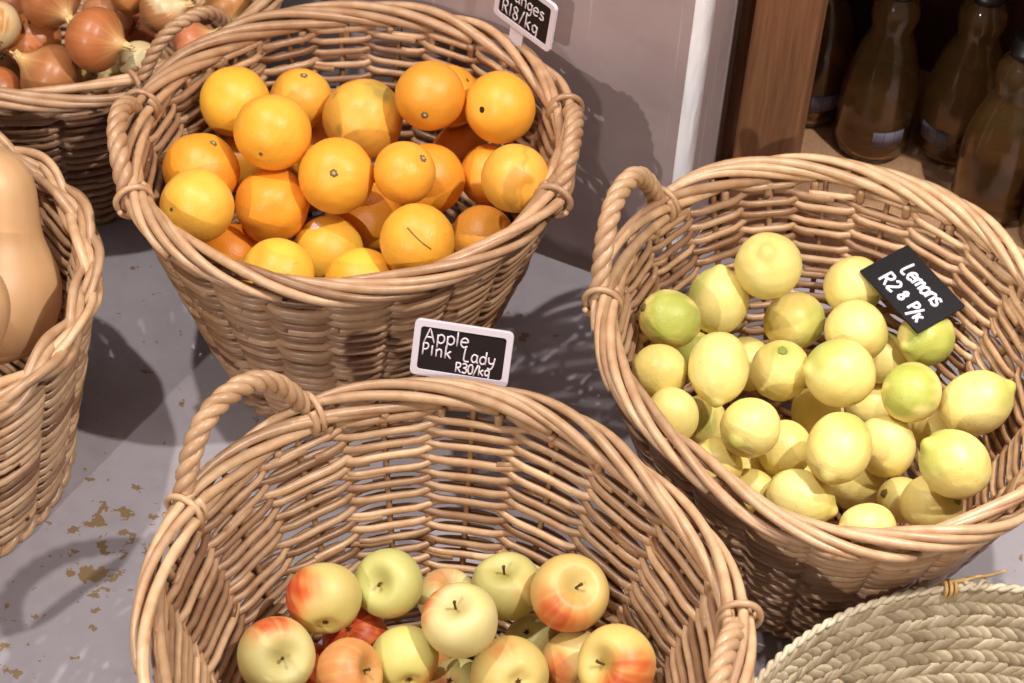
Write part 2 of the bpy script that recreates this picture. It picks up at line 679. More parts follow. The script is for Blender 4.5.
# oranges: pos, radius, pigment, stem or scar seen at (dx, dy) of the radius, kind of scar
ORANGES = [
    ('O1', (-0.3020, 0.3188, 0.2768), 0.0366, (238, 177, 58), None, '', 'golden orange against the back weave, partly behind the large orange with a low dimple'),
    ('O2', (-0.2531, 0.2420, 0.3067), 0.0389, (240, 172, 56), (-.24, .66), 'dot', 'large round orange on top with a small dimple low on its face'),
    ('O3', (-0.2390, 0.3612, 0.2509), 0.0332, (236, 170, 62), (.16, -.72), 'star', 'orange with a dry stem button and scratches at the back of the basket'),
    ('O4', (-0.3255, 0.2310, 0.2590), 0.0388, (232, 156, 48), (.42, -.72), 'star', 'deep orange fruit with a dark stem end, above the pale yellow one near the handle'),
    ('O5', (-0.3181, 0.1577, 0.2770), 0.0368, (242, 186, 74), (-.62, .12), 'dot', 'palest yellow orange beside the rope handle near the front weave'),
    ('O6', (-0.2513, 0.2077, 0.2392), 0.0378, (238, 157, 48), None, '', 'orange with a flattened shoulder below the dimpled top orange'),
    ('O7', (-0.1862, 0.2131, 0.2797), 0.0379, (240, 170, 56), (0., .0), 'star', 'orange in the middle whose star-shaped stem scar faces the viewer'),
    ('O8', (-0.1705, 0.3282, 0.2576), 0.0421, (232, 172, 70), None, 'blotch', 'largest orange, with grey blotches, at the back centre of the heap'),
    ('O9', (-0.1006, 0.3142, 0.3066), 0.0358, (226, 152, 50), (-.12, .66), 'star', 'dull orange with its stem button turned down, touching the one with a hole'),
    ('O10', (-0.0845, 0.3652, 0.2640), 0.0342, (232, 156, 48), (.66, -.5), 'dot', 'orange peeping out behind the two top oranges by the price sign'),
    ('O11', (-0.0286, 0.3183, 0.2942), 0.0369, (240, 168, 54), (-.52, .16), 'hole', 'bright orange with a small dark hole near the price sign'),
    ('O12', (-0.0080, 0.2055, 0.2996), 0.0344, (236, 172, 68), None, 'stain', 'orange with a brown stain beside the twisted handle next to the pillar'),
    ('O13', (-0.0346, 0.2893, 0.2266), 0.0327, (232, 154, 48), None, '', 'orange half hidden behind the brown-stained one'),
    ('O14', (-0.1177, 0.2086, 0.2946), 0.0313, (240, 164, 54), (.66, -.44), 'star', 'smallest top orange with a grey stem scar near its edge'),
    ('O15', (-0.0952, 0.2599, 0.2419), 0.0363, (236, 158, 48), None, '', 'orange directly behind the smallest one with the grey scar'),
    ('O16', (-0.0986, 0.1221, 0.2846), 0.0368, (242, 172, 58), None, 'line', 'orange with one long dark scratch by the front weave'),
    ('O17', (-0.0369, 0.2142, 0.2081), 0.0332, (236, 154, 50), None, '', 'orange low against the front weave under the brown-stained one'),
    ('O18', (-0.2951, 0.1851, 0.1839), 0.0352, (240, 149, 40), None, '', 'deepest-coloured orange peeping out under the palest yellow one'),
    ('O19', (-0.2334, 0.1021, 0.2451), 0.0365, (246, 191, 68), None, '', 'yellow orange on the front rim next to the deepest-coloured one'),
    ('O20', (-0.1936, 0.1896, 0.1975), 0.0366, (246, 193, 70), (-.3, -.75), 'pale', 'yellow orange with a pale fleck below the one with the star scar'),
    ('O21', (-0.1508, 0.1086, 0.2314), 0.0377, (246, 189, 64), None, '', 'plain yellow orange lowest on the front rim, next to the scratched one'),
    ('O22', (-0.1538, 0.2514, 0.1898), 0.0368, (236, 161, 52), None, '', 'shaded orange sunk in the gap behind the scratched one'),
    ('O23', (-0.2942, 0.3024, 0.2080), 0.0320, (232, 161, 56), None, '', 'sliver of an orange between the dark-stemmed one and the dimpled top orange'),
    ('O24', (-0.2317, 0.3521, 0.1882), 0.0327, (234, 158, 52), None, '', 'buried orange showing between the dimpled top orange and the blotched one'),
    ('O25', (-0.0687, 0.3416, 0.2094), 0.0302, (222, 141, 42), None, '', 'dark buried orange seen in the hollow below the one with a hole'),
]
# fruit under the visible layer carries it
BURIED_ORANGES = [(-0.1612, 0.311, 0.051, 0.0314), (-0.1238, 0.3362, 0.1021, 0.0346), (-0.1801, 0.2597, 0.0874, 0.032), (-0.2458, 0.2068, 0.0815, 0.032), (-0.1785, 0.3184, 0.1403, 0.0328)]
for k, (x, y, z, q) in enumerate(BURIED_ORANGES):
    ORANGES.append(('B', (x, y, z), q, (236, 160, 48), None, '', 'orange lying unseen beneath the visible oranges'))
for k, (key, pos, rad, rgb, sc, kind, label) in enumerate(ORANGES):
    r = np.random.default_rng(100 + k)
    ax = cam_dir(*sc) if sc else cam_dir(*r.uniform(-.6, .6, 2), -1)
    Rm = axis_matrix(ax, r.uniform(0, 6))
    U = surf(np.sin(PH), np.cos(PH))
    lump = 1 + .012 * smoothnoise(U.reshape(-1, 3), 2.6, 200 + k).reshape(NU, NV) + .004 * smoothnoise(U.reshape(-1, 3), 8, 300 + k).reshape(NU, NV)
    if key == 'O6':
        lump = lump + .03 * smoothnoise(U.reshape(-1, 3), 3.2, 77).reshape(NU, NV)
    rp = rad * np.sin(PH) * lump
    zp = rad * .97 * np.cos(PH) * lump - rad * .05 * np.exp(-(PH / .3) ** 2) + rad * .04 * np.exp(-((PI - PH) / .25) ** 2)
    V = surf(rp, zp)
    c = np.tile(np.array(lin(rgb)), (NU, NV, 1))
    n1 = smoothnoise(U.reshape(-1, 3), 2, 400 + k).reshape(NU, NV)
    c = blend(c, lin((246, 200, 96)), .22 * sstep(n1, .2, 1.6))
    c = blend(c, lin((222, 132, 40)), .22 * sstep(-n1, .2, 1.6))
    if kind == 'blotch':
        n2 = smoothnoise(U.reshape(-1, 3), 5, 500 + k).reshape(NU, NV)
        c = blend(c, lin((176, 132, 62)), .75 * sstep(n2, .5, 1.3))
        c = blend(c, lin((150, 140, 70)), .6 * sstep(U @ local(Rm, cam_dir(.5, -.65)), .86, .99))
    if kind == 'stain':
        d = U @ local(Rm, cam_dir(.05, .35))
        n2 = smoothnoise(U.reshape(-1, 3), 7, 510 + k).reshape(NU, NV)
        c = blend(c, lin((180, 122, 46)), .6 * sstep(d + .12 * n2, .86, .98))
        shade_band = np.abs(U @ local(Rm, RT) - .25 - .08 * n2)  # cast shadow painted as a darker band down the peel, beside the stain
        c = blend(c, lin((206, 138, 34)), .6 * sstep(.1 - shade_band, 0, .05) * sstep(U @ local(Rm, -FW), 0, .3))
    o = fruit('orange', pos, Rm, V, c, M['orange'], label, 'orange', 'buried oranges' if key == 'B' else 'oranges heaped in the wicker basket')
    if kind in ('star', 'dot', 'hole'):
        p = V[0].mean(0)
        if kind == 'star':
            sc_ = disc(o, p + np.array([0, 0, .0003]), (0, 0, 1), .0040, M['scar'], 'stem_scar', .0007, 6, k)
            disc(sc_, p + np.array([0, 0, .0008]), (0, 0, 1), .0019, M['scar_pale'], 'scar_core', .0007, 0, k)
        elif kind == 'dot':
            disc(o, p + np.array([0, 0, .0002]), (0, 0, 1), .0021, M['scar'], 'stem_scar', .0005, 0, k)
        else:
            disc(o, p, (0, 0, 1), .0036, M['scar_dark'], 'stem_hole', .0005, 0, k)
    if kind == 'pale':
        disc(o, V[0].mean(0) + np.array([0, 0, .0003]), (0, 0, 1), .0062, plain('pale_fleck', (250, 222, 210), .6, .3, .05), 'pale_fleck', .0005, 3, k)
    if kind == 'line':
        mb = MB()
        q = []
        for s in np.linspace(0, 1, 14):
            d = local(Rm, cam_dir(-.22 + .62 * s, -.32 + .56 * s + .05 * math.sin(s * 3)))
            i = int(np.argmax((U @ d).ravel()))
            q.append(d * (np.linalg.norm(V.reshape(-1, 3)[i]) + .0001))
        mb.tube(q, .00065, 5, .5)
        mb.build('scratch', M['scar'], o)

# lemons: pos, radius, elongation, tip direction (dx, dy, toward viewer 1 / away -1), green patch (dx, dy, size) or None, stem button
LEMONS = [
    ('L1', (0.2500, 0.1643, 0.2429), 0.0344, 1.02, (-.15, -.36, 1), None, 0, 'lemon with its knobbly tip facing the viewer, highest at the back of the heap'),
    ('L2', (0.2043, 0.1562, 0.1979), 0.0328, 1.12, (.05, -.93, 1), (-.7, -.45, .5), 0, 'lemon standing tip up against the back weave beside the knobbly one'),
    ('L3', (0.1525, 0.0908, 0.2326), 0.0298, 1.1, (.85, .35, -1), (.2, -.1, 1.1), 1, 'greenest small lemon touching the weave beside the rope handle'),
    ('L4', (0.1433, 0.0284, 0.2237), 0.0270, 1.05, (.5, .4, -1), None, 0, 'round lemon pressed to the side weave just below the greenest one'),
    ('L5', (0.1983, 0.0221, 0.2401), 0.0319, 1.22, (-.1, .93, 1), None, 0, 'long lemon standing upright, tip down, below the tip-up one'),
    ('L6', (0.1567, -0.0170, 0.2107), 0.0267, 1.14, (.1, .9, -1), None, 0, 'pale lemon squeezed against the front weave below the upright one'),
    ('L7', (0.2406, 0.1304, 0.1355), 0.0281, 1.1, (.6, .6, -1), None, 0, 'lemon buried behind the upright long one'),
    ('L8', (0.2844, 0.1583, 0.1740), 0.0310, 1.1, (.85, -.3, -1), (.75, .1, .7), 0, 'speckled lemon with a green end, under the knobbly-tipped one'),
    ('L9', (0.2666, 0.0775, 0.1842), 0.0311, 1.1, (-.05, -.55, 1), (-.05, -.6, .45), 2, 'lemon with a dark green dot at its upward tip in the heap centre'),
    ('L10', (0.3211, 0.0574, 0.2078), 0.0346, 1.1, (-.95, -.1, 1), (-.55, -.7, .7), 0, 'big lemon lying sideways on top in the middle, green along its upper edge'),
    ('L11', (0.3416, 0.1233, 0.1995), 0.0324, 1.05, (.3, .7, -1), (.95, .2, .35), 0, 'pale lemon between the big sideways one and the black card'),
    ('L12', (0.3431, 0.1905, 0.1980), 0.0311, 1.05, (-.5, .6, -1), (.75, .65, .55), 0, 'lemon at the back weave partly covered by the black card'),
    ('L13', (0.4151, 0.1356, 0.1847), 0.0293, 1.08, (-.8, .3, 1), (.3, .5, 1.2), 0, 'green lemon under the lower corner of the black card'),
    ('L14', (0.3872, 0.0289, 0.2172), 0.0295, 1.05, (.5, -.6, -1), (-.3, -.4, 1.1), 0, 'round lime-green lemon between the big sideways one and the pale side one'),
    ('L15', (0.4544, 0.0400, 0.1968), 0.0336, 1.18, (.88, -.45, 1), (.8, -.3, .6), 0, 'long lemon with a green tip against the weave furthest right'),
    ('L16', (0.3737, 0.1395, 0.1494), 0.0281, 1.1, (.7, -.1, 1), None, 1, 'lemon wedged behind the pale one and the green one under the card'),
    ('L17', (0.4181, -0.0715, 0.2310), 0.0334, 1.12, (-.8, -.52, 1), (-.7, -.45, .75), 0, 'large lemon with a greenish tip above the near rim at the right'),
    ('L18', (0.4068, -0.0700, 0.1701), 0.0295, 1.08, (.6, -.15, 1), (.62, -.12, .3), 2, 'lemon on the near rim with a dark green dot at its end'),
    ('L19', (0.3870, -0.0388, 0.1368), 0.0238, 1.1, (.8, .3, -1), None, 1, 'small lemon behind the dotted one on the near rim'),
    ('L20', (0.3420, -0.1116, 0.1795), 0.0248, 1.25, (-.95, .1, 1), None, 0, 'lemon lowest on the near rim, only its back showing'),
    ('L21', (0.2835, -0.0719, 0.1675), 0.0298, 1.25, (.9, .36, 1), None, 0, 'smooth oval lemon lying along the near rim'),
    ('L22', (0.3131, -0.0504, 0.2187), 0.0333, 1.2, (-.4, .75, 1), (.45, -.8, .65), 0, 'large slanted lemon, nipple down and green shoulder up, near the front'),
    ('L23', (0.3506, 0.0055, 0.1126), 0.0283, 1.08, (-.8, .2, -1), None, 1, 'lemon with a small stem button under the large slanted one'),
    ('L24', (0.2298, -0.0322, 0.2185), 0.0293, 1.05, (-.55, .45, 1), (-.6, .5, .35), 0, 'round lemon with a faint green nipple, left of the front centre'),
    ('L25', (0.2721, 0.0011, 0.1545), 0.0279, 1.12, (.3, -.8, -1), None, 0, 'dull shaded lemon in the hollow between the round and the slanted one'),
    ('L26', (0.2030, -0.0393, 0.1729), 0.0245, 1.15, (-.7, -.5, -1), None, 0, 'lemon rising from the near rim next to the round nippled one'),
    ('L27', (0.2399, -0.0440, 0.1409), 0.0237, 1.2, (-.9, -.3, -1), None, 0, 'lemon just showing over the near rim between two others'),
    ('L28', (0.2420, 0.0015, 0.1164), 0.0214, 1.05, (.2, .2, -1), None, 0, 'small patch of a lemon deep under the round nippled one'),
    ('L29', (0.1942, 0.0415, 0.1410), 0.0254, 1.15, (.2, .9, -1), (0, 0, .5), 0, 'shaded lemon behind the pale one squeezed to the front weave'),
    ('L30', (0.3694, 0.0036, 0.1661), 0.0306, 1.1, (.2, .8, -1), None, 0, 'lemon between the slanted one and the large greenish-tipped one'),
    ('L31', (0.4240, 0.0585, 0.1410), 0.0255, 1.05, (-.3, .4, -1), None, 0, 'lemon tucked below the lime-green one by the right weave'),
    ('L32', (0.3135, 0.0859, 0.1190), 0.0279, 1.1, (.5, .1, -1), None, 0, 'dark lemon in the gap under the big sideways one'),
    ('L33', (0.1820, 0.1188, 0.1581), 0.0238, 1.05, (.2, .3, -1), (0, 0, 1.2), 0, 'green scrap of a lemon between the greenest and the upright one'),
    ('L35', (0.3723, 0.1250, 0.0957), 0.0274, 1.1, (.3, -.2, -1), None, 0, 'buried lemon between the big sideways one and the lime-green one'),
]
BURIED_LEMONS = [(0.3395, 0.1029, 0.0443, 0.0259), (0.2454, 0.0859, 0.046, 0.0272), (0.2917, 0.0192, 0.0821, 0.0258), (0.3599, 0.0546, 0.0435, 0.0249), (0.2309, 0.0554, 0.0901, 0.0265)]
for k, (x, y, z, q) in enumerate(BURIED_LEMONS):
    LEMONS.append(('B', (x, y, z), q, 1.05, (.6, .3, -1), None, 0, 'lemon lying unseen beneath the visible lemons'))
for k, (key, pos, rad, el, tip, green, btn, label) in enumerate(LEMONS):
    r = np.random.default_rng(700 + k)
    Rm = axis_matrix(cam_dir(*tip), r.uniform(0, 6))
    rad = rad * .985
    a, b = rad * el ** .62, rad * el ** -.38
    U = surf(np.sin(PH), np.cos(PH))
    lump = 1 + .014 * smoothnoise(U.reshape(-1, 3), 3, 720 + k).reshape(NU, NV) + .004 * smoothnoise(U.reshape(-1, 3), 10, 760 + k).reshape(NU, NV)
    nip = .16 if key in ('L1', 'L17', 'L15') else .11
    rp = b * np.sin(PH) * lump * (1 - .10 * np.exp(-((PH - .34) / .14) ** 2))
    zp = a * np.cos(PH) * lump + a * nip * np.exp(-(PH / .27) ** 2) + a * .02 * np.exp(-((PI - PH) / .3) ** 2)
    V = surf(rp, zp)
    c = np.tile(np.array(lin((232, 214, 132))), (NU, NV, 1))
    n1 = smoothnoise(U.reshape(-1, 3), 2.2, 800 + k).reshape(NU, NV)
    c = blend(c, lin((232, 216, 144)), .5 * sstep(n1, 0, 1.4))
    c = blend(c, lin((218, 188, 94)), .45 * sstep(-n1, 0, 1.4))
    c = blend(c, lin((196, 192, 100)), .3 * np.exp(-(PH / .3) ** 2))
    if green:
        gx, gy, gs = green
        d = U @ local(Rm, cam_dir(gx, gy))
        ang = np.arccos(np.clip(d, -1, 1))
        n2 = smoothnoise(U.reshape(-1, 3), 5, 850 + k).reshape(NU, NV)
        kk = sstep(gs * (1 + .18 * n2) - ang, -.35, .35)
        c = blend(c, lin((158, 170, 70)), (.8 if key in ('L3', 'L13', 'L14', 'L33') else .62) * kk)
    o = fruit('lemon', pos, Rm, V, c, M['lemon'], label, 'lemon', 'buried lemons' if key == 'B' else 'lemons heaped in the wicker basket')
    if btn == 1:
        disc(o, V[-1].mean(0) - np.array([0, 0, .0004]), (0, 0, -1), .0042, M['scar'], 'stem_button', .0016, 5, k)
    if btn == 2:
        disc(o, V[0].mean(0) + np.array([0, 0, .0002]), (0, 0, 1), .0048, M['scar_green'], 'tip_scar', .0008, 0, k)

# apples: pos, radius, stem direction, blush direction and size and strength, ground colour, what shows
APPLES = [
    ('A1', (-0.1518, -0.2408, 0.1820), 0.0339, (-.1, -.78, -1), (-.9, -.25, 1.0, .95), (216, 196, 120), 'apple with the strongest red cheek, at the back beside the green one'),
    ('A2', (-0.0956, -0.2104, 0.1725), 0.0316, (-.40, -.12, 1), (.2, .9, .5, .25), (206, 202, 124), 'yellow-green apple with its stem hollow up, against the far weave'),
    ('A3', (-0.1892, -0.2966, 0.1694), 0.0347, (.42, -.04, 1), (-.1, -.92, .62, .85), (220, 206, 140), 'apple with a red crown and open stem hollow, nearest the roped handle'),
    ('A4', (-0.1246, -0.2993, 0.1536), 0.0313, (.84, -.25, 1), (-.1, -.3, 1.6, .3), (226, 176, 112), 'orange-flushed apple between the red-crowned and the plain yellow one'),
    ('A5', (-0.0765, -0.2681, 0.1372), 0.0309, (-.2, -.7, -1), (.9, .55, .5, .6), (222, 210, 128), 'plain yellow apple in front of the yellow-green one'),
    ('A6', (-0.1245, -0.2373, 0.1232), 0.0305, (.2, .5, -1), (.1, 0, 2.2, .95), (212, 150, 100), 'deep red apple lying under the red-cheeked and the green ones'),
    ('A7', (-0.0286, -0.2542, 0.1806), 0.0342, (-.2, -.68, 1), (-.85, -.5, .55, .85), (228, 214, 152), 'pale yellow apple on top in the middle with a short stem and small red flush'),
    ('A8', (-0.0442, -0.1782, 0.1136), 0.0285, (.3, -.68, 1), (-.2, -.9, .5, .4), (220, 206, 144), 'apple just behind the pale top one at the far weave'),
    ('A9', (0.0106, -0.1867, 0.1471), 0.0326, (-.12, -.76, 1), (.6, -.1, .35, .25), (206, 196, 124), 'olive-yellow apple with a stem at its top, beside the big red-bellied one'),
    ('A10', (0.0669, -0.2109, 0.1757), 0.0356, (.28, -.38, 1), (-.25, .55, .9, .78), (222, 190, 116), 'big apple with an orange-red belly and deep stem hollow, highest in the heap'),
    ('A11', (0.0385, -0.2099, 0.0971), 0.0284, (.3, .6, -1), (.9, .2, .7, .6), (216, 206, 140), 'apple wedged below the big red-bellied one'),
    ('A12', (0.0191, -0.2742, 0.1323), 0.0354, (-.28, -.05, -1), (-.2, -.8, .5, .45), (224, 202, 124), 'yellow apple showing its blossom end at the front of the heap'),
    ('A13', (0.0772, -0.2453, 0.1189), 0.0305, (-.3, -.6, -1), (-.7, .4, .8, .65), (222, 196, 130), 'red-sided apple half hidden by the striped one'),
    ('A14', (0.1123, -0.2886, 0.1795), 0.0355, (-.64, -.14, 1), (.3, .45, 1.0, .7), (230, 200, 118), 'red-striped yellow apple with sideways stem hollow near the far right weave'),
    ('A15', (-0.0286, -0.2578, 0.0821), 0.0307, (.3, .5, -1), (-.6, -.3, .5, .5), (216, 208, 136), 'low apple under the pale top one at the frame edge'),
    ('A16', (-0.0594, -0.2190, 0.0464), 0.0296, (.1, .5, -1), (0, 0, 1.4, .5), (214, 180, 112), 'apple at the bottom of the basket under the plain yellow one'),
    ('A17', (-0.1625, -0.2531, 0.0913), 0.0262, (.1, .6, -1), (0, 0, 2.2, .9), (206, 140, 96), 'dark red apple buried between the red-crowned and red-cheeked ones'),
]
BURIED_APPLES = [(-0.1371, -0.3119, 0.051, 0.0319), (0.0654, -0.3725, 0.1099, 0.0315), (-0.0583, -0.4401, 0.051, 0.0322), (-0.1428, -0.3625, 0.0906, 0.031), (0.0043, -0.3641, 0.0909, 0.0313), (0.0492, -0.4002, 0.051, 0.0312), (-0.0441, -0.4605, 0.1111, 0.0305), (-0.0775, -0.3751, 0.1127, 0.0292), (-0.0856, -0.3618, 0.051, 0.0324), (0.0537, -0.4354, 0.116, 0.0293), (-0.1144, -0.4234, 0.0771, 0.0302), (0.0657, -0.3364, 0.051, 0.0318), (-0.0641, -0.3169, 0.0925, 0.0299), (0.0088, -0.4544, 0.0771, 0.0306)]
for k, (x, y, z, q) in enumerate(BURIED_APPLES):
    APPLES.append(('B', (x, y, z), q, (.5 * math.cos(k), .5 * math.sin(k), 1 if k % 2 else -1), (math.cos(2 * k) * .7, math.sin(2 * k) * .7, .9, .7), (222, 200, 108), 'apple lying unseen beneath or in front of the visible apples'))
for k, (key, pos, rad, stem, bl, rgb, label) in enumerate(APPLES):
    r = np.random.default_rng(900 + k)
    Rm = axis_matrix(cam_dir(*stem), r.uniform(0, 6))
    U = surf(np.sin(PH), np.cos(PH))
    lump = 1 + .012 * smoothnoise(U.reshape(-1, 3), 2.4, 920 + k).reshape(NU, NV)
    lob = 1 + .035 * np.cos(5 * TH + k) * sstep(PH, 1.7, 3.0)
    rp = rad * (np.sin(PH) ** .86) * (1 + .07 * np.cos(PH)) * lump * lob
    zp = rad * (.90 * np.cos(PH) - .31 * np.exp(-(PH / .35) ** 2) - .06 * np.exp(-(PH / .62) ** 2) + .20 * np.exp(-((PI - PH) / .26) ** 2)) * lump + rad * .03
    V = surf(rp, zp)
    c = np.tile(np.array(lin(rgb)) * .92, (NU, NV, 1))
    n1 = smoothnoise(U.reshape(-1, 3), 2.5, 940 + k).reshape(NU, NV)
    c = blend(c, lin((196, 196, 92)), .3 * sstep(n1, 0, 1.5))
    d = np.arccos(np.clip(U @ local(Rm, cam_dir(bl[0], bl[1])), -1, 1))
    n2 = smoothnoise(U.reshape(-1, 3), 7, 960 + k).reshape(NU, NV)
    stripe = .14 * np.sin(TH * 11 + k) + .12 * np.sin(TH * 19 + 2 * k) + .10 * np.sin(TH * 31 + .5 * k)
    kk = sstep(bl[2] * (1 + .2 * n1) - d, -.42, .42)
    c = blend(c, lin((222, 120, 58)), bl[3] * np.clip(kk * (1 + .8 * stripe + .15 * n2), 0, 1))
    kk2 = sstep(bl[2] * (.7 + .2 * n1) - d, -.35, .4)
    c = blend(c, lin((188, 54, 34)), bl[3] * np.clip(kk2 * (.75 + 1.2 * stripe + .18 * n2), 0, 1))
    c = blend(c, lin((160, 140, 66)), .7 * np.exp(-(PH / .2) ** 2))
    o = fruit('apple', pos, Rm, V, c, M['apple'], label, 'apple', 'buried apples' if key == 'B' else 'apples lying in the largest wicker basket')
    z0 = V[0].mean(0)[2]
    if stem[2] > 0:
        s = np.linspace(0, 1, 8)
        mb = MB()
        l = rad * (.42 if key in ('A7', 'A9') else .28)
        q = np.stack([.003 * s ** 2 * math.cos(k), .003 * s ** 2 * math.sin(k), z0 - .001 + l * s], 1)
        mb.tube(q, .0011 + .0007 * s ** 3, 6, .5)
        mb.build('stem', M['stem'], o)
    else:
        mb = MB()
        zb = V[-1].mean(0)[2]
        for j in range(5):
            t = j * 2 * PI / 5
            s = np.linspace(0, 1, 5)
            q = np.stack([(.0008 + .0022 * s) * math.cos(t), (.0008 + .0022 * s) * math.sin(t), zb - .0003 - .0030 * s + .002 * s ** 2], 1)
            mb.tube(q, .0011 * (1 - .6 * s), 5, .5)
        mb.build('calyx', M['stem'], o)

# onions: pos, radius, neck direction, skin colour
ONIONS = [
    ('N1', (-0.5175, 0.4210, 0.2058), 0.0368, (-.78, -.5, 1), (190, 124, 78), 'large brown onion at the basket front, its dry neck pointing up to one side'),
    ('N2', (-0.4682, 0.4262, 0.2596), 0.0353, (.9, .22, 1), (196, 118, 70), 'round copper onion on top whose neck points to the rope handle'),
    ('N3', (-0.5532, 0.4907, 0.2011), 0.0327, (.3, .5, -1), (204, 124, 72), 'glossy orange-brown onion behind the large front one'),
    ('N4', (-0.5854, 0.4624, 0.2374), 0.0300, (-.3, -.8, -1), (212, 150, 82), 'shiny golden onion cut by the left edge'),
    ('N5', (-0.5274, 0.4906, 0.2614), 0.0343, (.62, .66, 1), (186, 114, 68), 'onion with a frayed neck at the top edge, above the glossy one'),
    ('N6', (-0.4905, 0.5962, 0.1562), 0.0306, (-.5, .4, -1), (214, 144, 98), 'pinkish onion behind the round copper one'),
    ('N7', (-0.4593, 0.5869, 0.1991), 0.0258, (.5, .5, -1), (200, 128, 72), 'small onion at the top edge behind the pinkish one'),
    ('N8', (-0.4167, 0.5506, 0.2066), 0.0298, (.86, -.1, 1), (204, 140, 92), 'onion with a pale streaked neck above the rope handle'),
    ('N9', (-0.3773, 0.5136, 0.1896), 0.0264, (.84, -.4, 1), (214, 132, 92), 'smooth reddish onion framed by the rope handle'),
    ('N10', (-0.3514, 0.6077, 0.1737), 0.0249, (.3, .85, 1), (210, 146, 90), 'small onion in the far corner beside the basket rim'),
    ('N11', (-0.4264, 0.4561, 0.2048), 0.0259, (.55, -.55, 1), (238, 220, 170), 'pale peeled onion with flaking skin behind the rope handle'),
    ('N12', (-0.5791, 0.4185, 0.1856), 0.0269, (.2, .1, -1), (192, 114, 68), 'brown onion showing its root end at the left edge of the rim'),
    ('N13', (-0.4717, 0.4572, 0.1772), 0.0261, (.2, .3, -1), (220, 190, 124), 'straw-coloured onion low between the large front one and the copper one'),
    ('N14', (-0.5880, 0.5048, 0.1539), 0.0266, (.1, .2, -1), (204, 158, 100), 'shaded onion buried behind the large front one at the left'),
    ('N15', (-0.4565, 0.6095, 0.1268), 0.0219, (.1, .2, -1), (206, 124, 86), 'reddish onion deep between the copper one and the streaked one'),
    ('N16', (-0.5898, 0.5627, 0.1910), 0.0301, (.1, .2, -1), (190, 110, 68), 'red-brown onion at the top left corner behind the glossy one'),
    ('N17', (-0.3904, 0.6305, 0.1528), 0.0241, (.1, .2, -1), (198, 142, 86), 'tawny onion at the top edge between the streaked one and the corner one'),
]
_pr = np.array([(.02, -.86), (.16, -.88), (.42, -.80), (.68, -.62), (.87, -.38), (.98, -.10), (1., .12), (.95, .36), (.82, .57), (.62, .73), (.42, .85), (.28, .95), (.20, 1.06), (.15, 1.18)])
_tt = np.concatenate([[0], np.cumsum(np.hypot(*np.diff(_pr, axis=0).T))])
_ts = np.linspace(0, _tt[-1], NU)
OR_R = np.interp(_ts, _tt, _pr[:, 0])
OR_Z = np.interp(_ts, _tt, _pr[:, 1])
_k = np.array([.25, .5, .25])
for _ in range(3):
    OR_R[1:-1] = np.convolve(OR_R, _k, 'valid')
    OR_Z[1:-1] = np.convolve(OR_Z, _k, 'valid')
for k, (key, pos, rad, neck, rgb, label) in enumerate(ONIONS):
    r = np.random.default_rng(1100 + k)
    Rm = axis_matrix(cam_dir(*neck), r.uniform(0, 6))
    U = surf(np.sin(PH), np.cos(PH))
    lump = 1 + .012 * smoothnoise(U.reshape(-1, 3), 2.4, 1120 + k).reshape(NU, NV)
    V = surf(rad * OR_R[:, None] * lump, rad * .96 * np.repeat(OR_Z[:, None], NV, 1))
    base = np.array(lin(rgb)) * .84
    c = np.tile(base, (NU, NV, 1))
    streak = sum(np.sin(TH * f + r.uniform(0, 6)) for f in (7, 13, 21, 29, 37)) / 2.2
    c = c * (1 + .07 * streak[..., None])
    n1 = smoothnoise(U.reshape(-1, 3), 2, 1140 + k).reshape(NU, NV)
    c = blend(c, base * .66, .5 * sstep(n1, .2, 1.5))
    zz = np.repeat(OR_Z[:, None], NV, 1)
    c = blend(c, lin((218, 178, 118)), .7 * sstep(zz + .05 * streak, .62, 1.12))
    if key in ('N11', 'N4', 'N8'):
        c = blend(c, lin((226, 204, 158)), .7 * sstep(n1 + .2 * streak, .1, .6))
    o = fruit('onion', pos, Rm, V, np.clip(c, 0, 1), M['onion'], label, 'onion', 'onions heaped in the wicker basket')
    mb = MB()
    for j in range(7):
        t = j * 2 * PI / 7 + r.uniform(-.2, .2)
        s = np.linspace(0, 1, 7)
        l = rad * r.uniform(.24, .5)
        q = np.stack([rad * (.085 + .05 * s ** 2 * r.uniform(-1, 1.6)) * np.cos(t + s * .6), rad * (.085 + .05 * s ** 2 * r.uniform(-1, 1.6)) * np.sin(t + s * .6), rad * 1.02 + l * s], 1)
        mb.tube(q, rad * .075 * (1 - .55 * s), 5, .5)
    mb.build('dry_neck', M['onion_neck'], o)
    mb = MB()
    for j in range(14):
        t = r.uniform(0, 2 * PI)
        s = np.linspace(0, 1, 4)
        q = np.stack([rad * (.03 + .13 * s) * np.cos(t + s), rad * (.03 + .13 * s) * np.sin(t + s), -rad * (.80 + .10 * s * r.uniform(.4, 1))], 1)
        mb.tube(q, .0007, 4, .5)
    mb.build('root_tuft', M['scar'], o)


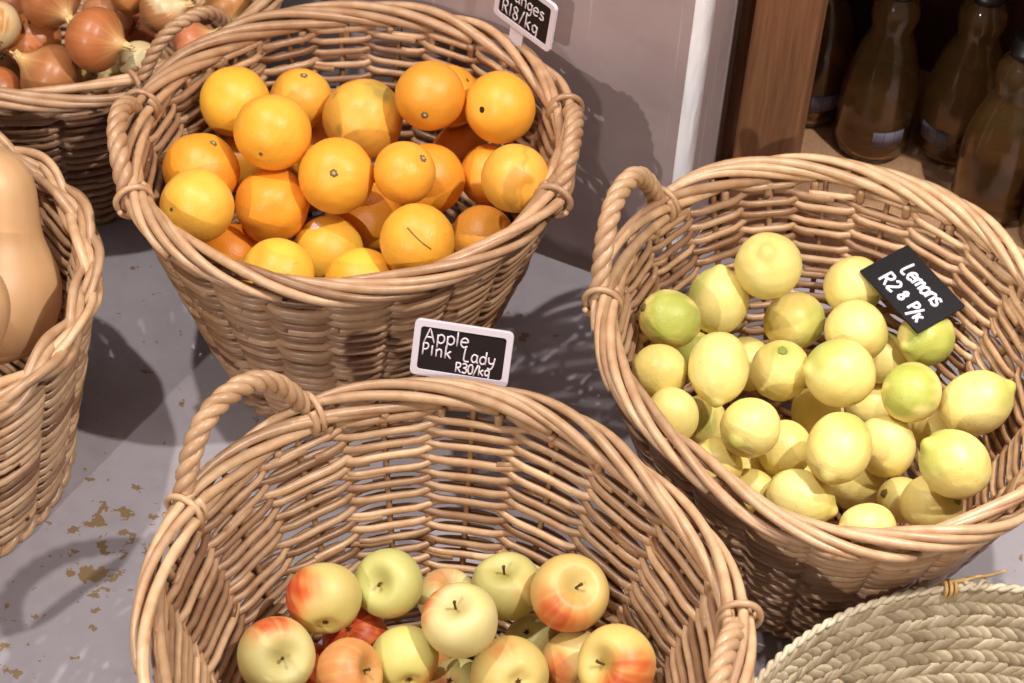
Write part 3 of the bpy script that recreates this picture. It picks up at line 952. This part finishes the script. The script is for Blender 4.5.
# butternut squash
def squash(bulb, tipp, r_bulb, r_neck, label, k):
    r = np.random.default_rng(1300 + k)
    bulb, tipp = np.array(bulb), np.array(tipp)
    L = np.linalg.norm(tipp - bulb)
    Rm = axis_matrix((tipp - bulb) / L, 1.)
    Z = np.array([-r_bulb * .93, -r_bulb * .9, -r_bulb * .72, -r_bulb * .35, 0, r_bulb * .4, L * .42, L * .58, L * .8, L, L + r_neck * .5, L + r_neck * .82, L + r_neck * .9])
    Rr = np.array([.03, .25, .70, .95, 1., .95, .80, .70, .66, .66, .55, .30, .03])
    Rr = np.where(np.arange(len(Z)) < 5, Rr * r_bulb, Rr * r_bulb + 0)
    Rr[8:] = np.array([1., 1., .86, .5, .04]) * r_neck
    Rr[7] = r_neck * 1.02
    t = np.concatenate([[0], np.cumsum(np.hypot(np.diff(Z), np.diff(Rr)))])
    ts = np.linspace(0, t[-1], NU)
    z, q = np.interp(ts, t, Z), np.interp(ts, t, Rr)
    for _ in range(14):
        z[1:-1] = np.convolve(z, _k, 'valid')
        q[1:-1] = np.convolve(q, _k, 'valid')
    U = surf(np.sin(PH), np.cos(PH))
    lump = 1 + .012 * smoothnoise(U.reshape(-1, 3), 2.4, 1320 + k).reshape(NU, NV)
    V = surf(q[:, None] * lump, np.repeat(z[:, None], NV, 1))
    V[..., 0] += (.006 * np.sin(z / L * 2))[:, None]
    c = np.tile(np.array(lin((208, 164, 120))), (NU, NV, 1))
    st = sum(np.sin(TH * f + r.uniform(0, 6)) for f in (5, 9, 14)) / 2
    c = c * (1 + .05 * st[..., None])
    o = fruit('butternut_squash', bulb, Rm, V, np.clip(c, 0, 1), M['squash'], label, 'squash', 'butternut squash in the wicker basket')
    mb = MB()
    s = np.linspace(0, 1, 6)
    p0 = V[-1].mean(0)
    mb.tube(np.stack([p0[0] + .004 * s ** 2, p0[1] + 0 * s, p0[2] - .003 + .018 * s], 1), .0075 - .0025 * s + .002 * s ** 3, 7, .5)
    mb.build('stem', M['stem'], o)


squash(at_z(-10, 300, .20), at_z(-14, 190, .295), .070, .046, 'pale butternut squash standing neck up beside the basket rim', 0)
squash(at_z(-46, 312, .285), at_z(-125, 258, .32), .057, .038, 'butternut squash at the left edge lying against the upright one', 1)

# ------------------------------------------------------------------ lettering
G = {  # stroke letters on a unit-high line: strokes, width
    'A': ([[(0, 0), (.32, 1), (.64, 0)], [(.1, .36), (.56, .36)]], .64),
    'p': ([[(.05, .62), (.05, -.28)], [(.05, .5), (.25, .64), (.45, .5), (.45, .2), (.25, .04), (.05, .16)]], .46),
    'l': ([[(.05, 1), (.05, .02)]], .1),
    'e': ([[(.04, .34), (.46, .38), (.40, .58), (.22, .64), (.05, .46), (.05, .18), (.22, 0), (.46, .1)]], .48),
    'P': ([[(.05, 0), (.05, 1)], [(.05, .98), (.36, .95), (.44, .72), (.3, .5), (.05, .46)]], .44),
    'I': ([[(.05, .85), (.05, .02)]], .1),
    'i': ([[(.05, .6), (.05, .02)]], .1),
    'n': ([[(.05, .62), (.05, 0)], [(.05, .44), (.25, .64), (.42, .52), (.44, 0)]], .46),
    'k': ([[(.05, 1), (.05, 0)], [(.44, .62), (.06, .28)], [(.16, .36), (.46, 0)]], .46),
    'L': ([[(.1, 1), (.05, .06), (.42, .0)]], .44),
    'a': ([[(.44, .52), (.25, .64), (.06, .46), (.06, .16), (.22, .02), (.42, .18)], [(.44, .62), (.43, .14), (.5, 0)]], .5),
    'd': ([[(.44, .46), (.24, .6), (.05, .42), (.05, .14), (.22, .0), (.42, .14)], [(.45, 1), (.44, 0)]], .48),
    'y': ([[(.03, .62), (.08, .26), (.24, .14), (.42, .26)], [(.48, .64), (.40, 0), (.22, -.3), (.02, -.22)]], .48),
    'R': ([[(.05, 0), (.05, 1)], [(.02, .98), (.38, .96), (.46, .74), (.34, .54), (.06, .48)], [(.2, .5), (.5, 0)]], .5),
    '3': ([[(.05, .9), (.26, 1), (.44, .82), (.36, .6), (.16, .54), (.40, .44), (.46, .2), (.28, .0), (.03, .1)]], .46),
    '0': ([[(.25, .98), (.08, .8), (.04, .4), (.14, .06), (.3, .0), (.44, .2), (.46, .62), (.38, .92), (.25, .98)]], .48),
    '/': ([[(.0, -.08), (.34, 1.06)]], .34),
    'g': ([[(.42, .54), (.24, .64), (.06, .48), (.08, .2), (.24, .08), (.42, .26)], [(.45, .62), (.42, -.16), (.24, -.34), (.04, -.24)]], .47),
    '1': ([[(.08, .96), (.06, 0)]], .12),
    '8': ([[(.40, .84), (.24, .98), (.08, .82), (.14, .62), (.38, .42), (.44, .18), (.26, .0), (.07, .14), (.12, .40), (.36, .62), (.42, .84)]], .48),
    '2': ([[(.05, .8), (.2, .96), (.4, .84), (.38, .6), (.06, .04), (.48, .06)]], .48),
    'r': ([[(.05, .62), (.05, 0)], [(.05, .42), (.2, .6), (.36, .58)]], .38),
    's': ([[(.4, .56), (.22, .64), (.07, .52), (.16, .38), (.36, .28), (.4, .1), (.22, .0), (.03, .08)]], .44),
    'O': ([[(.34, 1), (.1, .8), (.04, .42), (.18, .08), (.4, .0), (.6, .2), (.66, .6), (.54, .9), (.34, 1)]], .68),
    'm': ([[(.05, .6), (.05, 0)], [(.05, .44), (.2, .62), (.32, .5), (.33, .04)], [(.33, .44), (.48, .62), (.6, .5), (.62, 0)]], .64),
    'o': ([[(.24, .6), (.07, .46), (.06, .16), (.24, .0), (.42, .16), (.42, .46), (.24, .6)]], .46),
    'K': ([[(.05, .9), (.05, 0)], [(.46, .86), (.08, .42)], [(.16, .48), (.5, 0)]], .5),
}


def densify(st, n=5):
    p = np.array(st, float)
    if len(p) == 2:
        return np.array([p[0] + (p[1] - p[0]) * s for s in np.linspace(0, 1, 4)])
    out = []
    for i in range(len(p) - 1):     # Catmull-Rom
        p0, p1, p2, p3 = p[max(i - 1, 0)], p[i], p[i + 1], p[min(i + 2, len(p) - 1)]
        for s in np.linspace(0, 1, n, endpoint=False):
            out.append(.5 * (2 * p1 + (p2 - p0) * s + (2 * p0 - 5 * p1 + 4 * p2 - p3) * s ** 2 + (3 * p1 - p0 - 3 * p2 + p3) * s ** 3))
    out.append(p[-1])
    q = np.array(out)
    if len(p) == 3 and st[0] == (0, 0):   # the A keeps its point
        q = np.array([p[0] + (p[1] - p[0]) * s for s in np.linspace(0, 1, 4)] + [p[1] + (p[2] - p[1]) * s for s in np.linspace(.25, 1, 4)])
    return q


def write(mb, text, x, y, h, rad, z, gap=.2, slope=0., wid=1.):
    """Write at (x, y) on the board plane, letters h high."""
    x0 = x
    for ch in text:
        if ch == ' ':
            x += h * .5
            continue
        strokes, w = G[ch]
        for st in strokes:
            q = densify(st)
            P = np.stack([x + q[:, 0] * h * wid, y + q[:, 1] * h + slope * (x - x0 + q[:, 0] * h), np.full(len(q), z)], 1)
            mb.tube(P, rad, 6, .5)
        x += (w * wid + gap) * h


def rrect(w, h, rad, seg=6):
    pts = []
    for cx, cy, a0 in ((w / 2 - rad, h / 2 - rad, 0), (-w / 2 + rad, h / 2 - rad, 90), (-w / 2 + rad, -h / 2 + rad, 180), (w / 2 - rad, -h / 2 + rad, 270)):
        for s in range(seg + 1):
            a = math.radians(a0 + 90 * s / seg)
            pts.append((cx + rad * math.cos(a), cy + rad * math.sin(a)))
    return np.array(pts)


def plate(mb, outline, z0, z1, edge=.0006):
    """A solid plate with softened edges."""
    c = outline.mean(0)
    ins = outline + (c - outline) / (np.linalg.norm(c - outline, axis=1)[:, None]) * edge
    P = np.stack([np.c_[ins, np.full(len(ins), z0)], np.c_[outline, np.full(len(ins), z0 + edge)], np.c_[outline, np.full(len(ins), z1 - edge)], np.c_[ins, np.full(len(ins), z1)]])
    mb.grid(P, .5, close_v=True, caps=True)


def frame_ring(mb, outer, inner, z0, z1):
    P = np.stack([np.c_[outer, np.full(len(outer), z0)], np.c_[outer, np.full(len(outer), z1 - .0006)], np.c_[outer * .993, np.full(len(outer), z1)],
                  np.c_[inner * 1.007, np.full(len(inner), z1)], np.c_[inner, np.full(len(inner), z1 - .0006)], np.c_[inner, np.full(len(inner), z0)]])
    mb.grid(P, .5, close_u=True, close_v=True)


def place(o, origin, u, v):
    u = np.array(u) / np.linalg.norm(u)
    v = np.array(v) - u * (np.array(v) @ u)
    v /= np.linalg.norm(v)
    n = np.cross(u, v)
    o.matrix_world = Matrix(((u[0], v[0], n[0], origin[0]), (u[1], v[1], n[1], origin[1]), (u[2], v[2], n[2], origin[2]), (0, 0, 0, 1)))


def framed_sign(w, h, bl, u, v, lines, label, clip_x, clip_l):
    root = empty('price_sign', (0, 0, 0))
    tag(root, label, 'sign', 'white-framed chalkboard price signs')
    place(root, np.array(bl) + np.array(u) * w / 2 + np.array(v) * h / 2, u, v)
    outer = rrect(w, h, .0055)
    inner = rrect(w - .0125, h - .0125, .0032)
    mb = MB()
    frame_ring(mb, outer, inner, -.0022, .0016)
    mb.build('frame', M['sign_white'], root, smooth=False)
    mb = MB()
    plate(mb, rrect(w - .0115, h - .0115, .0034), -.0018, .0004, .0003)
    mb.build('chalkboard', M['chalkboard'], root, smooth=False)
    mb = MB()
    for (t, x, y, hh, sl, gp) in lines:
        write(mb, t, x, y, hh, .00082, .0006, gp, sl)
    mb.build('chalk_lettering', M['chalk'], root)
    mb = MB()
    mb.box((clip_x - .0095, -h / 2 - clip_l, -.0026), (clip_x + .0095, -h / 2 + .004, -.001))
    mb.build('clip', M['sign_white'], root, smooth=False)
    return root


# apple sign, stuck behind the far rim of the apple basket
bl, br, tl = at_z(409, 376, .279), at_z(507, 391, .276), None
bl = bl + np.array([0, .004, 0])
br = br + np.array([0, .004, 0])
u = (br - bl)
w = np.linalg.norm(u)
u = u / w
v = np.array([-.02, .36, .93])
v = v - u * (v @ u)
v /= np.linalg.norm(v)
framed_sign(w, .056, bl, u, v, [
    ('Apple', -.0355, .0062, .0145, 0, .16), ('PInk', -.0362, -.0068, .0122, -.02, .24), ('Lady', .0020, -.0072, .0128, -.04, .12), ('R30/kg', -.004, -.0196, .0098, .0, .1)],
    'white-framed chalkboard sign with three chalk lines, clipped to the apple basket', .0, .03)

# orange sign, on a clip above the far rim of the orange basket
bl, br = at_z(494, 12, .334), at_z(549.5, 53, .332)
u = br - bl
w = np.linalg.norm(u)
u = u / w
v = np.array([.02, .10, .99])
v = v - u * (v @ u)
v /= np.linalg.norm(v)
framed_sign(w, .058, bl, u, v, [
    ('Oranges', -w / 2 + .007, .002, .0150, 0, .13), ('R18/kg', -w / 2 + .011, -.0195, .0160, 0, .18)],
    'white-framed chalkboard sign cut by the top edge, clipped above the oranges', -.008, .034)

# black card lying on the lemons
PL = {q[0]: np.array(q[1]) for q in LEMONS}
RL = {q[0]: q[2] for q in LEMONS}


def at_depth(x, y, d):
    return CAM + ray(x, y) * d


def depth(p):
    return (np.array(p) - CAM) @ FW


p1 = at_depth(866, 276, depth(PL['L12']) - RL['L12'] - .004)
p2 = at_depth(921, 328, depth(PL['L13']) - RL['L13'] - .004)
p3 = at_depth(953, 300, depth(PL['L13']) - .004)
nrm = np.cross(p2 - p1, p3 - p1)
nrm /= np.linalg.norm(nrm)
if nrm @ FW > 0:
    nrm = -nrm


def hit(x, y):
    d = ray(x, y)
    return CAM + d * (((p1 - CAM) @ nrm) / (d @ nrm))


c0, c1, c2, c3 = hit(905, 243), hit(962, 304), hit(921, 336.5), hit(861.5, 273.5)
cen = (c0 + c1 + c2 + c3) / 4
u = (c1 - c0) + (c2 - c3)
w = np.linalg.norm(u) / 2
v = (c0 - c3) + (c1 - c2)
h = np.linalg.norm(v) / 2
root = empty('price_card', cen)
tag(root, 'plain black unframed card with white writing, lying on the lemons', 'sign')
place(root, cen, u, v)
mb = MB()
plate(mb, rrect(w, h, .0012, 3), -.0012, .0012, .0003)
mb.build('card', M['card_black'], root, smooth=False)
mb = MB()
write(mb, 'Lemons', -.26 * w, .05 * h, .0185, .0016, .0016, .06, .0, .86)
write(mb, 'R2', -.30 * w, -.36 * h, .018, .0016, .0016, .12)
write(mb, '8', -.01 * w, -.33 * h, .0135, .0016, .0016, .1)
write(mb, 'P', .17 * w, -.33 * h, .0140, .0016, .0016, .1)
write(mb, '/', .23 * w, -.42 * h, .0185, .0016, .0016, .1)
write(mb, 'K', .31 * w, -.40 * h, .0125, .0016, .0016, .1)
mb.build('marker_lettering', M['marker'], root)


# ------------------------------------------------------------------ the place: floor, pillar, walls
def floor_mat():
    m, nt, b = new_mat('worn_grey_floor_paint', .55, .35)
    f = noise(nt, 2.6, 5, .6)
    c = ramp(nt, f, [(.3, lin((150, 142, 148))), (.7, lin((172, 164, 170)))])
    g = noise(nt, 30, 4, .6)
    c = mix(nt, ramp(nt, g, [(.45, 0.), (.75, .25)]), c, lin((128, 118, 120)))
    # where the paint has flaked off down to brown screed: two worn areas
    tc = N(nt, 'ShaderNodeTexCoord')
    total = None
    for (x, y, sx, sy, amt) in ((-.395, -.055, .06, .12, .5), (-.43, -.275, .17, .085, .68), (-.52, -.17, .1, .08, .45), (.02, .28, .03, .03, .3)):
        mp = N(nt, 'ShaderNodeMapping')
        mp.inputs['Location'].default_value = (-x / sx, -y / sy, 0)
        mp.inputs['Scale'].default_value = (1 / sx, 1 / sy, 0)
        nt.links.new(tc.outputs['Object'], mp.inputs[0])
        ln = N(nt, 'ShaderNodeVectorMath', operation='LENGTH')
        nt.links.new(mp.outputs[0], ln.inputs[0])
        k = ramp(nt, ln.outputs['Value'], [(.35, amt), (.95, 0.)])
        if total is None:
            total = k
        else:
            total = mix(nt, 1.0, total, k, 'LIGHTEN')
    ch = noise(nt, 50, 4, .62)
    add = N(nt, 'ShaderNodeMath', operation='MULTIPLY_ADD')
    nt.links.new(total, add.inputs[0])
    add.inputs[1].default_value = .26
    nt.links.new(ch, add.inputs[2])
    k = ramp(nt, add.outputs[0], [(.655, 0.), (.668, 1.)])
    c = mix(nt, k, c, lin((134, 108, 78)))
    nt.links.new(c, b.inputs['Base Color'])
    bump(nt, b, noise(nt, 90, 4), .12, .001)
    return m


def wall_mat():
    m, nt, b = new_mat('mauve_grey_plaster', .7, .25)
    f = noise(nt, 5, 5, .6)
    c = ramp(nt, f, [(.3, lin((156, 134, 132))), (.7, lin((180, 158, 157)))])
    # rubbed scuffs: thin pale streaks
    s = noise(nt, 1.0, 2, .5, stretch=(95, 95, 2.2), rot=(0, -.3, 0))
    c = mix(nt, ramp(nt, s, [(.66, 0.), (.70, .35)]), c, lin((206, 192, 190)))
    # grime along the foot of the wall
    tc = N(nt, 'ShaderNodeTexCoord')
    sp = N(nt, 'ShaderNodeSeparateXYZ')
    nt.links.new(tc.outputs['Object'], sp.inputs[0])
    add = N(nt, 'ShaderNodeMath', operation='MULTIPLY_ADD')
    nt.links.new(noise(nt, 30, 3), add.inputs[0])
    add.inputs[1].default_value = .03
    nt.links.new(sp.outputs['Z'], add.inputs[2])
    c = mix(nt, ramp(nt, add.outputs[0], [(.036, .75), (.05, 0.)]), c, lin((98, 78, 66)))
    nt.links.new(c, b.inputs['Base Color'])
    bump(nt, b, noise(nt, 26, 4, .55), .2, .003)
    return m


WN = np.array([.3827, .9239])      # into the wall
WT = np.array([.9239, -.3827])     # along the wall, to the right
C0 = np.array([.1710, .3517])      # foot of the pillar's outer corner
wang = math.atan2(WT[1], WT[0])
LEFT = .385                        # width of the pillar front

mb = MB()
mb.box((-2.5, -2.2, -.1), (2.6, 2.0, 0))
struct(mb.build('floor', floor_mat(), smooth=False))


def wall_obj(name, lo, hi, mat):
    """Box in the pillar's own frame: x along the wall, y into it."""
    mb = MB()
    mb.box(lo, hi)
    o = mb.build(name, mat, smooth=False)
    o.location = (C0[0], C0[1], 0)
    o.rotation_euler = (0, 0, wang)
    return struct(o)


wm = wall_mat()
# the pillar front with a rounded, whiter corner bead
o = wall_obj('wall_back', (-LEFT, 0, 0), (-.012, .13, 2.6), wm)
mb = MB()
prof = [(-.012, .0)] + [(-.012 + .012 * math.sin(a), .012 - .012 * math.cos(a)) for a in np.linspace(.05, PI / 2, 9)] + [(0, .03), (-.012, .03)]
prof = np.array(prof)
zz = np.linspace(0, 2.6, 160)
r = np.random.default_rng(5)
P = np.stack([np.c_[prof, np.full(len(prof), z)] for z in zz])
P[:, 1:10, :2] += r.normal(0, .0007, (160, 9, 2))
mb.grid(P, .5, close_v=True, caps=True)
o = mb.build('trim_1', plain('white_corner_paint', (250, 244, 248), .6, .3, .05, 60))
o.location = (C0[0], C0[1], 0)
o.rotation_euler = (0, 0, wang)
struct(o)
wall_obj('wall_return', (-.012, .03, 0), (-.0005, .13, 2.6), wm)
# beyond the pillar: the dark far wall of the room
dm = plain('dark_brown_wall', (74, 52, 42), .8, .2, .2, 8)
wall_obj('wall_far', (-1.9, .62, 0), (1.6, .70, 2.6), dm)
wall_obj('wall_left', (-1.95, -2.2, 0), (-1.9, .70, 2.6), wm)

# ------------------------------------------------------------------ bottle shelf
SH = .10
sx0, sx1, sy0, sy1 = .0215, .95, .098, .42
root = empty('shelf_unit', (C0[0], C0[1], 0))
root.rotation_euler = (0, 0, wang)
tag(root, 'brown wooden shelf unit holding dark bottles, beside the plastered pillar', 'shelf')


def part(name, lo, hi, mat, w=.002):
    mb = MB()
    mb.box(lo, hi)
    return bevel(mb.build(name, mat, root, smooth=False), w)


part('front_stile', (sx0, sy0, 0), (sx0 + .070, sy0 + .03, 1.5), M['wood'], .004)
part('side_panel', (-.008, sy0 + .033, 0), (.0085, sy1, 1.5), M['wood'], .002)
part('front_stile', (sx1, sy0, 0), (sx1 + .074, sy1, 1.5), M['wood'], .004)
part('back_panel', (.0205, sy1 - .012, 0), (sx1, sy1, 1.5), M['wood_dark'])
part('shelf_board', (.0205, sy0 + .032, SH - .022), (sx1, sy1 - .012, SH), M['board'])
part('shelf_board', (.0205, sy0 + .032, .50), (sx1, sy1 - .012, .522), M['board'])
part('shelf_board', (.0205, sy0 + .032, .96), (sx1, sy1 - .012, .982), M['board'])
part('kick_board', (sx0 + .074, sy0 + .03, 0), (sx1, sy0 + .045, SH - .022), M['wood'])

# bottles
mg, nt, b = new_mat('amber_glass', .06, .5)
b.inputs['Base Color'].default_value = (*lin((214, 174, 112)), 1)
b.inputs['Transmission Weight'].default_value = .95
b.inputs['IOR'].default_value = 1.45
M['glass'] = mg
ml, nt, b = new_mat('amber_liquid', .1, .5)
b.inputs['Base Color'].default_value = (*lin((150, 92, 38)), 1)
b.inputs['Transmission Weight'].default_value = .75
b.inputs['IOR'].default_value = 1.34
M['liquid'] = ml
mlab, nt, b = new_mat('barcode_label', .5, .3)
tc = N(nt, 'ShaderNodeTexCoord')
mp = N(nt, 'ShaderNodeMapping')
mp.inputs['Scale'].default_value = (26, .0, .0)
nt.links.new(tc.outputs['Generated'], mp.inputs[0])
nn = N(nt, 'ShaderNodeTexNoise')
nn.inputs['Scale'].default_value = 1.
nn.inputs['Detail'].default_value = 0
nt.links.new(mp.outputs[0], nn.inputs['Vector'])
nt.links.new(ramp(nt, nn.outputs['Fac'], [(.50, lin((122, 114, 128))), (.53, lin((76, 70, 80)))]), b.inputs['Base Color'])
M['label'] = mlab

BODY = [(.003, .004), (.030, .002), (.040, .003), (.0435, .008), (.044, .02), (.044, .066), (.0434, .084), (.0415, .100), (.0382, .116), (.0340, .132), (.0290, .146), (.0240, .158),
        (.0228, .166), (.0255, .176), (.0268, .186), (.0255, .196), (.0215, .205), (.0165, .211), (.0155, .217), (.0165, .221), (.0155, .225), (.0150, .236), (.0115, .236)]
INNER = [(.0125, .224), (.0140, .206), (.0225, .192), (.0238, .186), (.0225, .176), (.0200, .166), (.0213, .158), (.0263, .146), (.0313, .132), (.0355, .116), (.0388, .100),
         (.0407, .084), (.0413, .066), (.0413, .02), (.0405, .011), (.037, .007), (.003, .007)]


def bottle(x, y, label, face, spin, fill=.088, first=[None]):
    if first[0] is None:
        mb = MB()
        mb.lathe(np.array(BODY + INNER), 48)
        rt = mb.build('glass_bottle', M['glass'])
        mb = MB()
        liq = [(q * .995, z) for q, z in INNER[::-1] if z < fill] + [(.0392, fill), (.003, fill)]
        mb.lathe(np.array([(q, z + .0003) for q, z in liq]), 40)
        mb.build('liquid', M['liquid'], rt)
        mb = MB()
        mb.lathe(np.array([(.004, .2385), (.0155, .2385), (.0172, .2365), (.0172, .222), (.0180, .2215), (.0180, .214), (.0168, .214)])[::-1], 40)
        mb.build('cap', M['cap'], rt)
        mb = MB()
        a = np.linspace(-.42, .42, 14)
        P = np.stack([np.stack([np.c_[.0447 * np.cos(a), .0447 * np.sin(a)][i].tolist() + [z] for i in range(14)]) for z in (.030, .051)])
        Q = P.copy()
        Q[..., :2] *= .0443 / .0447
        mb.grid(np.concatenate([P, Q[::-1]]), .5, close_u=True)
        mb.build('barcode_label', M['label'], rt)
        first[0] = rt
    else:
        rt = first[0].copy()
        COL.objects.link(rt)
        for ch in first[0].children:
            c = ch.copy()
            COL.objects.link(c)
            c.parent = rt
    rt.location = (x, y, SH + .0006)
    rt.rotation_euler = (0, 0, spin)
    tag(rt, label, 'bottle', 'amber bottles on the wooden shelf')


fc = -PI / 2
for (px, py, label, spin) in (
        (806, 113, 'bottle half hidden behind the wooden side panel of the shelf', fc + .35),
        (869, 142, 'dark amber bottle standing whole next to the side panel, label low on it', fc + .3),
        (951, 147, 'dark bottle behind the one with a black cap, label on its side', fc - .8),
        (987, 203, 'lighter amber bottle in front with its black cap showing', fc + 2.4),
        (1046, 234, 'amber bottle cut by the right edge, label facing out', fc - .55)):
    p = at_z(px, py, SH)
    if px == 806:
        p = p + np.array([WT[0], WT[1], 0]) * -.0025 + np.array([WN[0], WN[1], 0]) * .011
    if px == 1046:
        p = p + np.array([WT[0], WT[1], 0]) * .012 - np.array([WN[0], WN[1], 0]) * .004
    bottle(p[0], p[1], label, None, spin)

# ------------------------------------------------------------------ light
def spot(name, loc, target, power, size, cone=70, col=(1, .95, .89)):
    l = bpy.data.lights.new(name, 'SPOT')
    l.energy = power
    l.shadow_soft_size = size
    l.spot_size = math.radians(cone)
    l.spot_blend = .6
    l.color = col
    o = bpy.data.objects.new(name, l)
    COL.objects.link(o)
    o.location = loc
    d = Vector(target) - Vector(loc)
    o.rotation_euler = d.to_track_quat('-Z', 'Y').to_euler()
    return o


spot('ceiling_spot', (-1.65, -3.15, 2.42), (.05, -.05, .1), 250, .028, 42)
spot('ceiling_spot', (-.85, .02, 2.6), (-.25, .0, .1), 125, .03, 75)
spot('ceiling_spot', (1.10, -.52, 2.5), (-.2, -.15, .1), 190, .025, 55)
al = bpy.data.lights.new('soft_top_fill', 'AREA')  # added soft fill from overhead, standing in for ambient light
al.shape = 'RECTANGLE'
al.size, al.size_y = 2.4, 1.6
al.energy = 18
al.color = (1, .95, .9)
ao = bpy.data.objects.new('soft_top_fill', al)
COL.objects.link(ao)
ao.location = (.0, .25, 2.85)
spot('ceiling_spot', (.85, .05, 2.6), (.60, -.24, 0), 150, .03, 26)
w = bpy.data.worlds.new('shop')
scene.world = w
w.use_nodes = True
bg = w.node_tree.nodes['Background']
bg.inputs[0].default_value = (1., .95, .93, 1)
bg.inputs[1].default_value = .26

scene.view_settings.view_transform = 'Standard'
scene.view_settings.look = 'None'
scene.view_settings.gamma = 1
scene.view_settings.exposure = .07
scene.view_settings.use_curve_mapping = False
scene.cycles.use_denoising = True
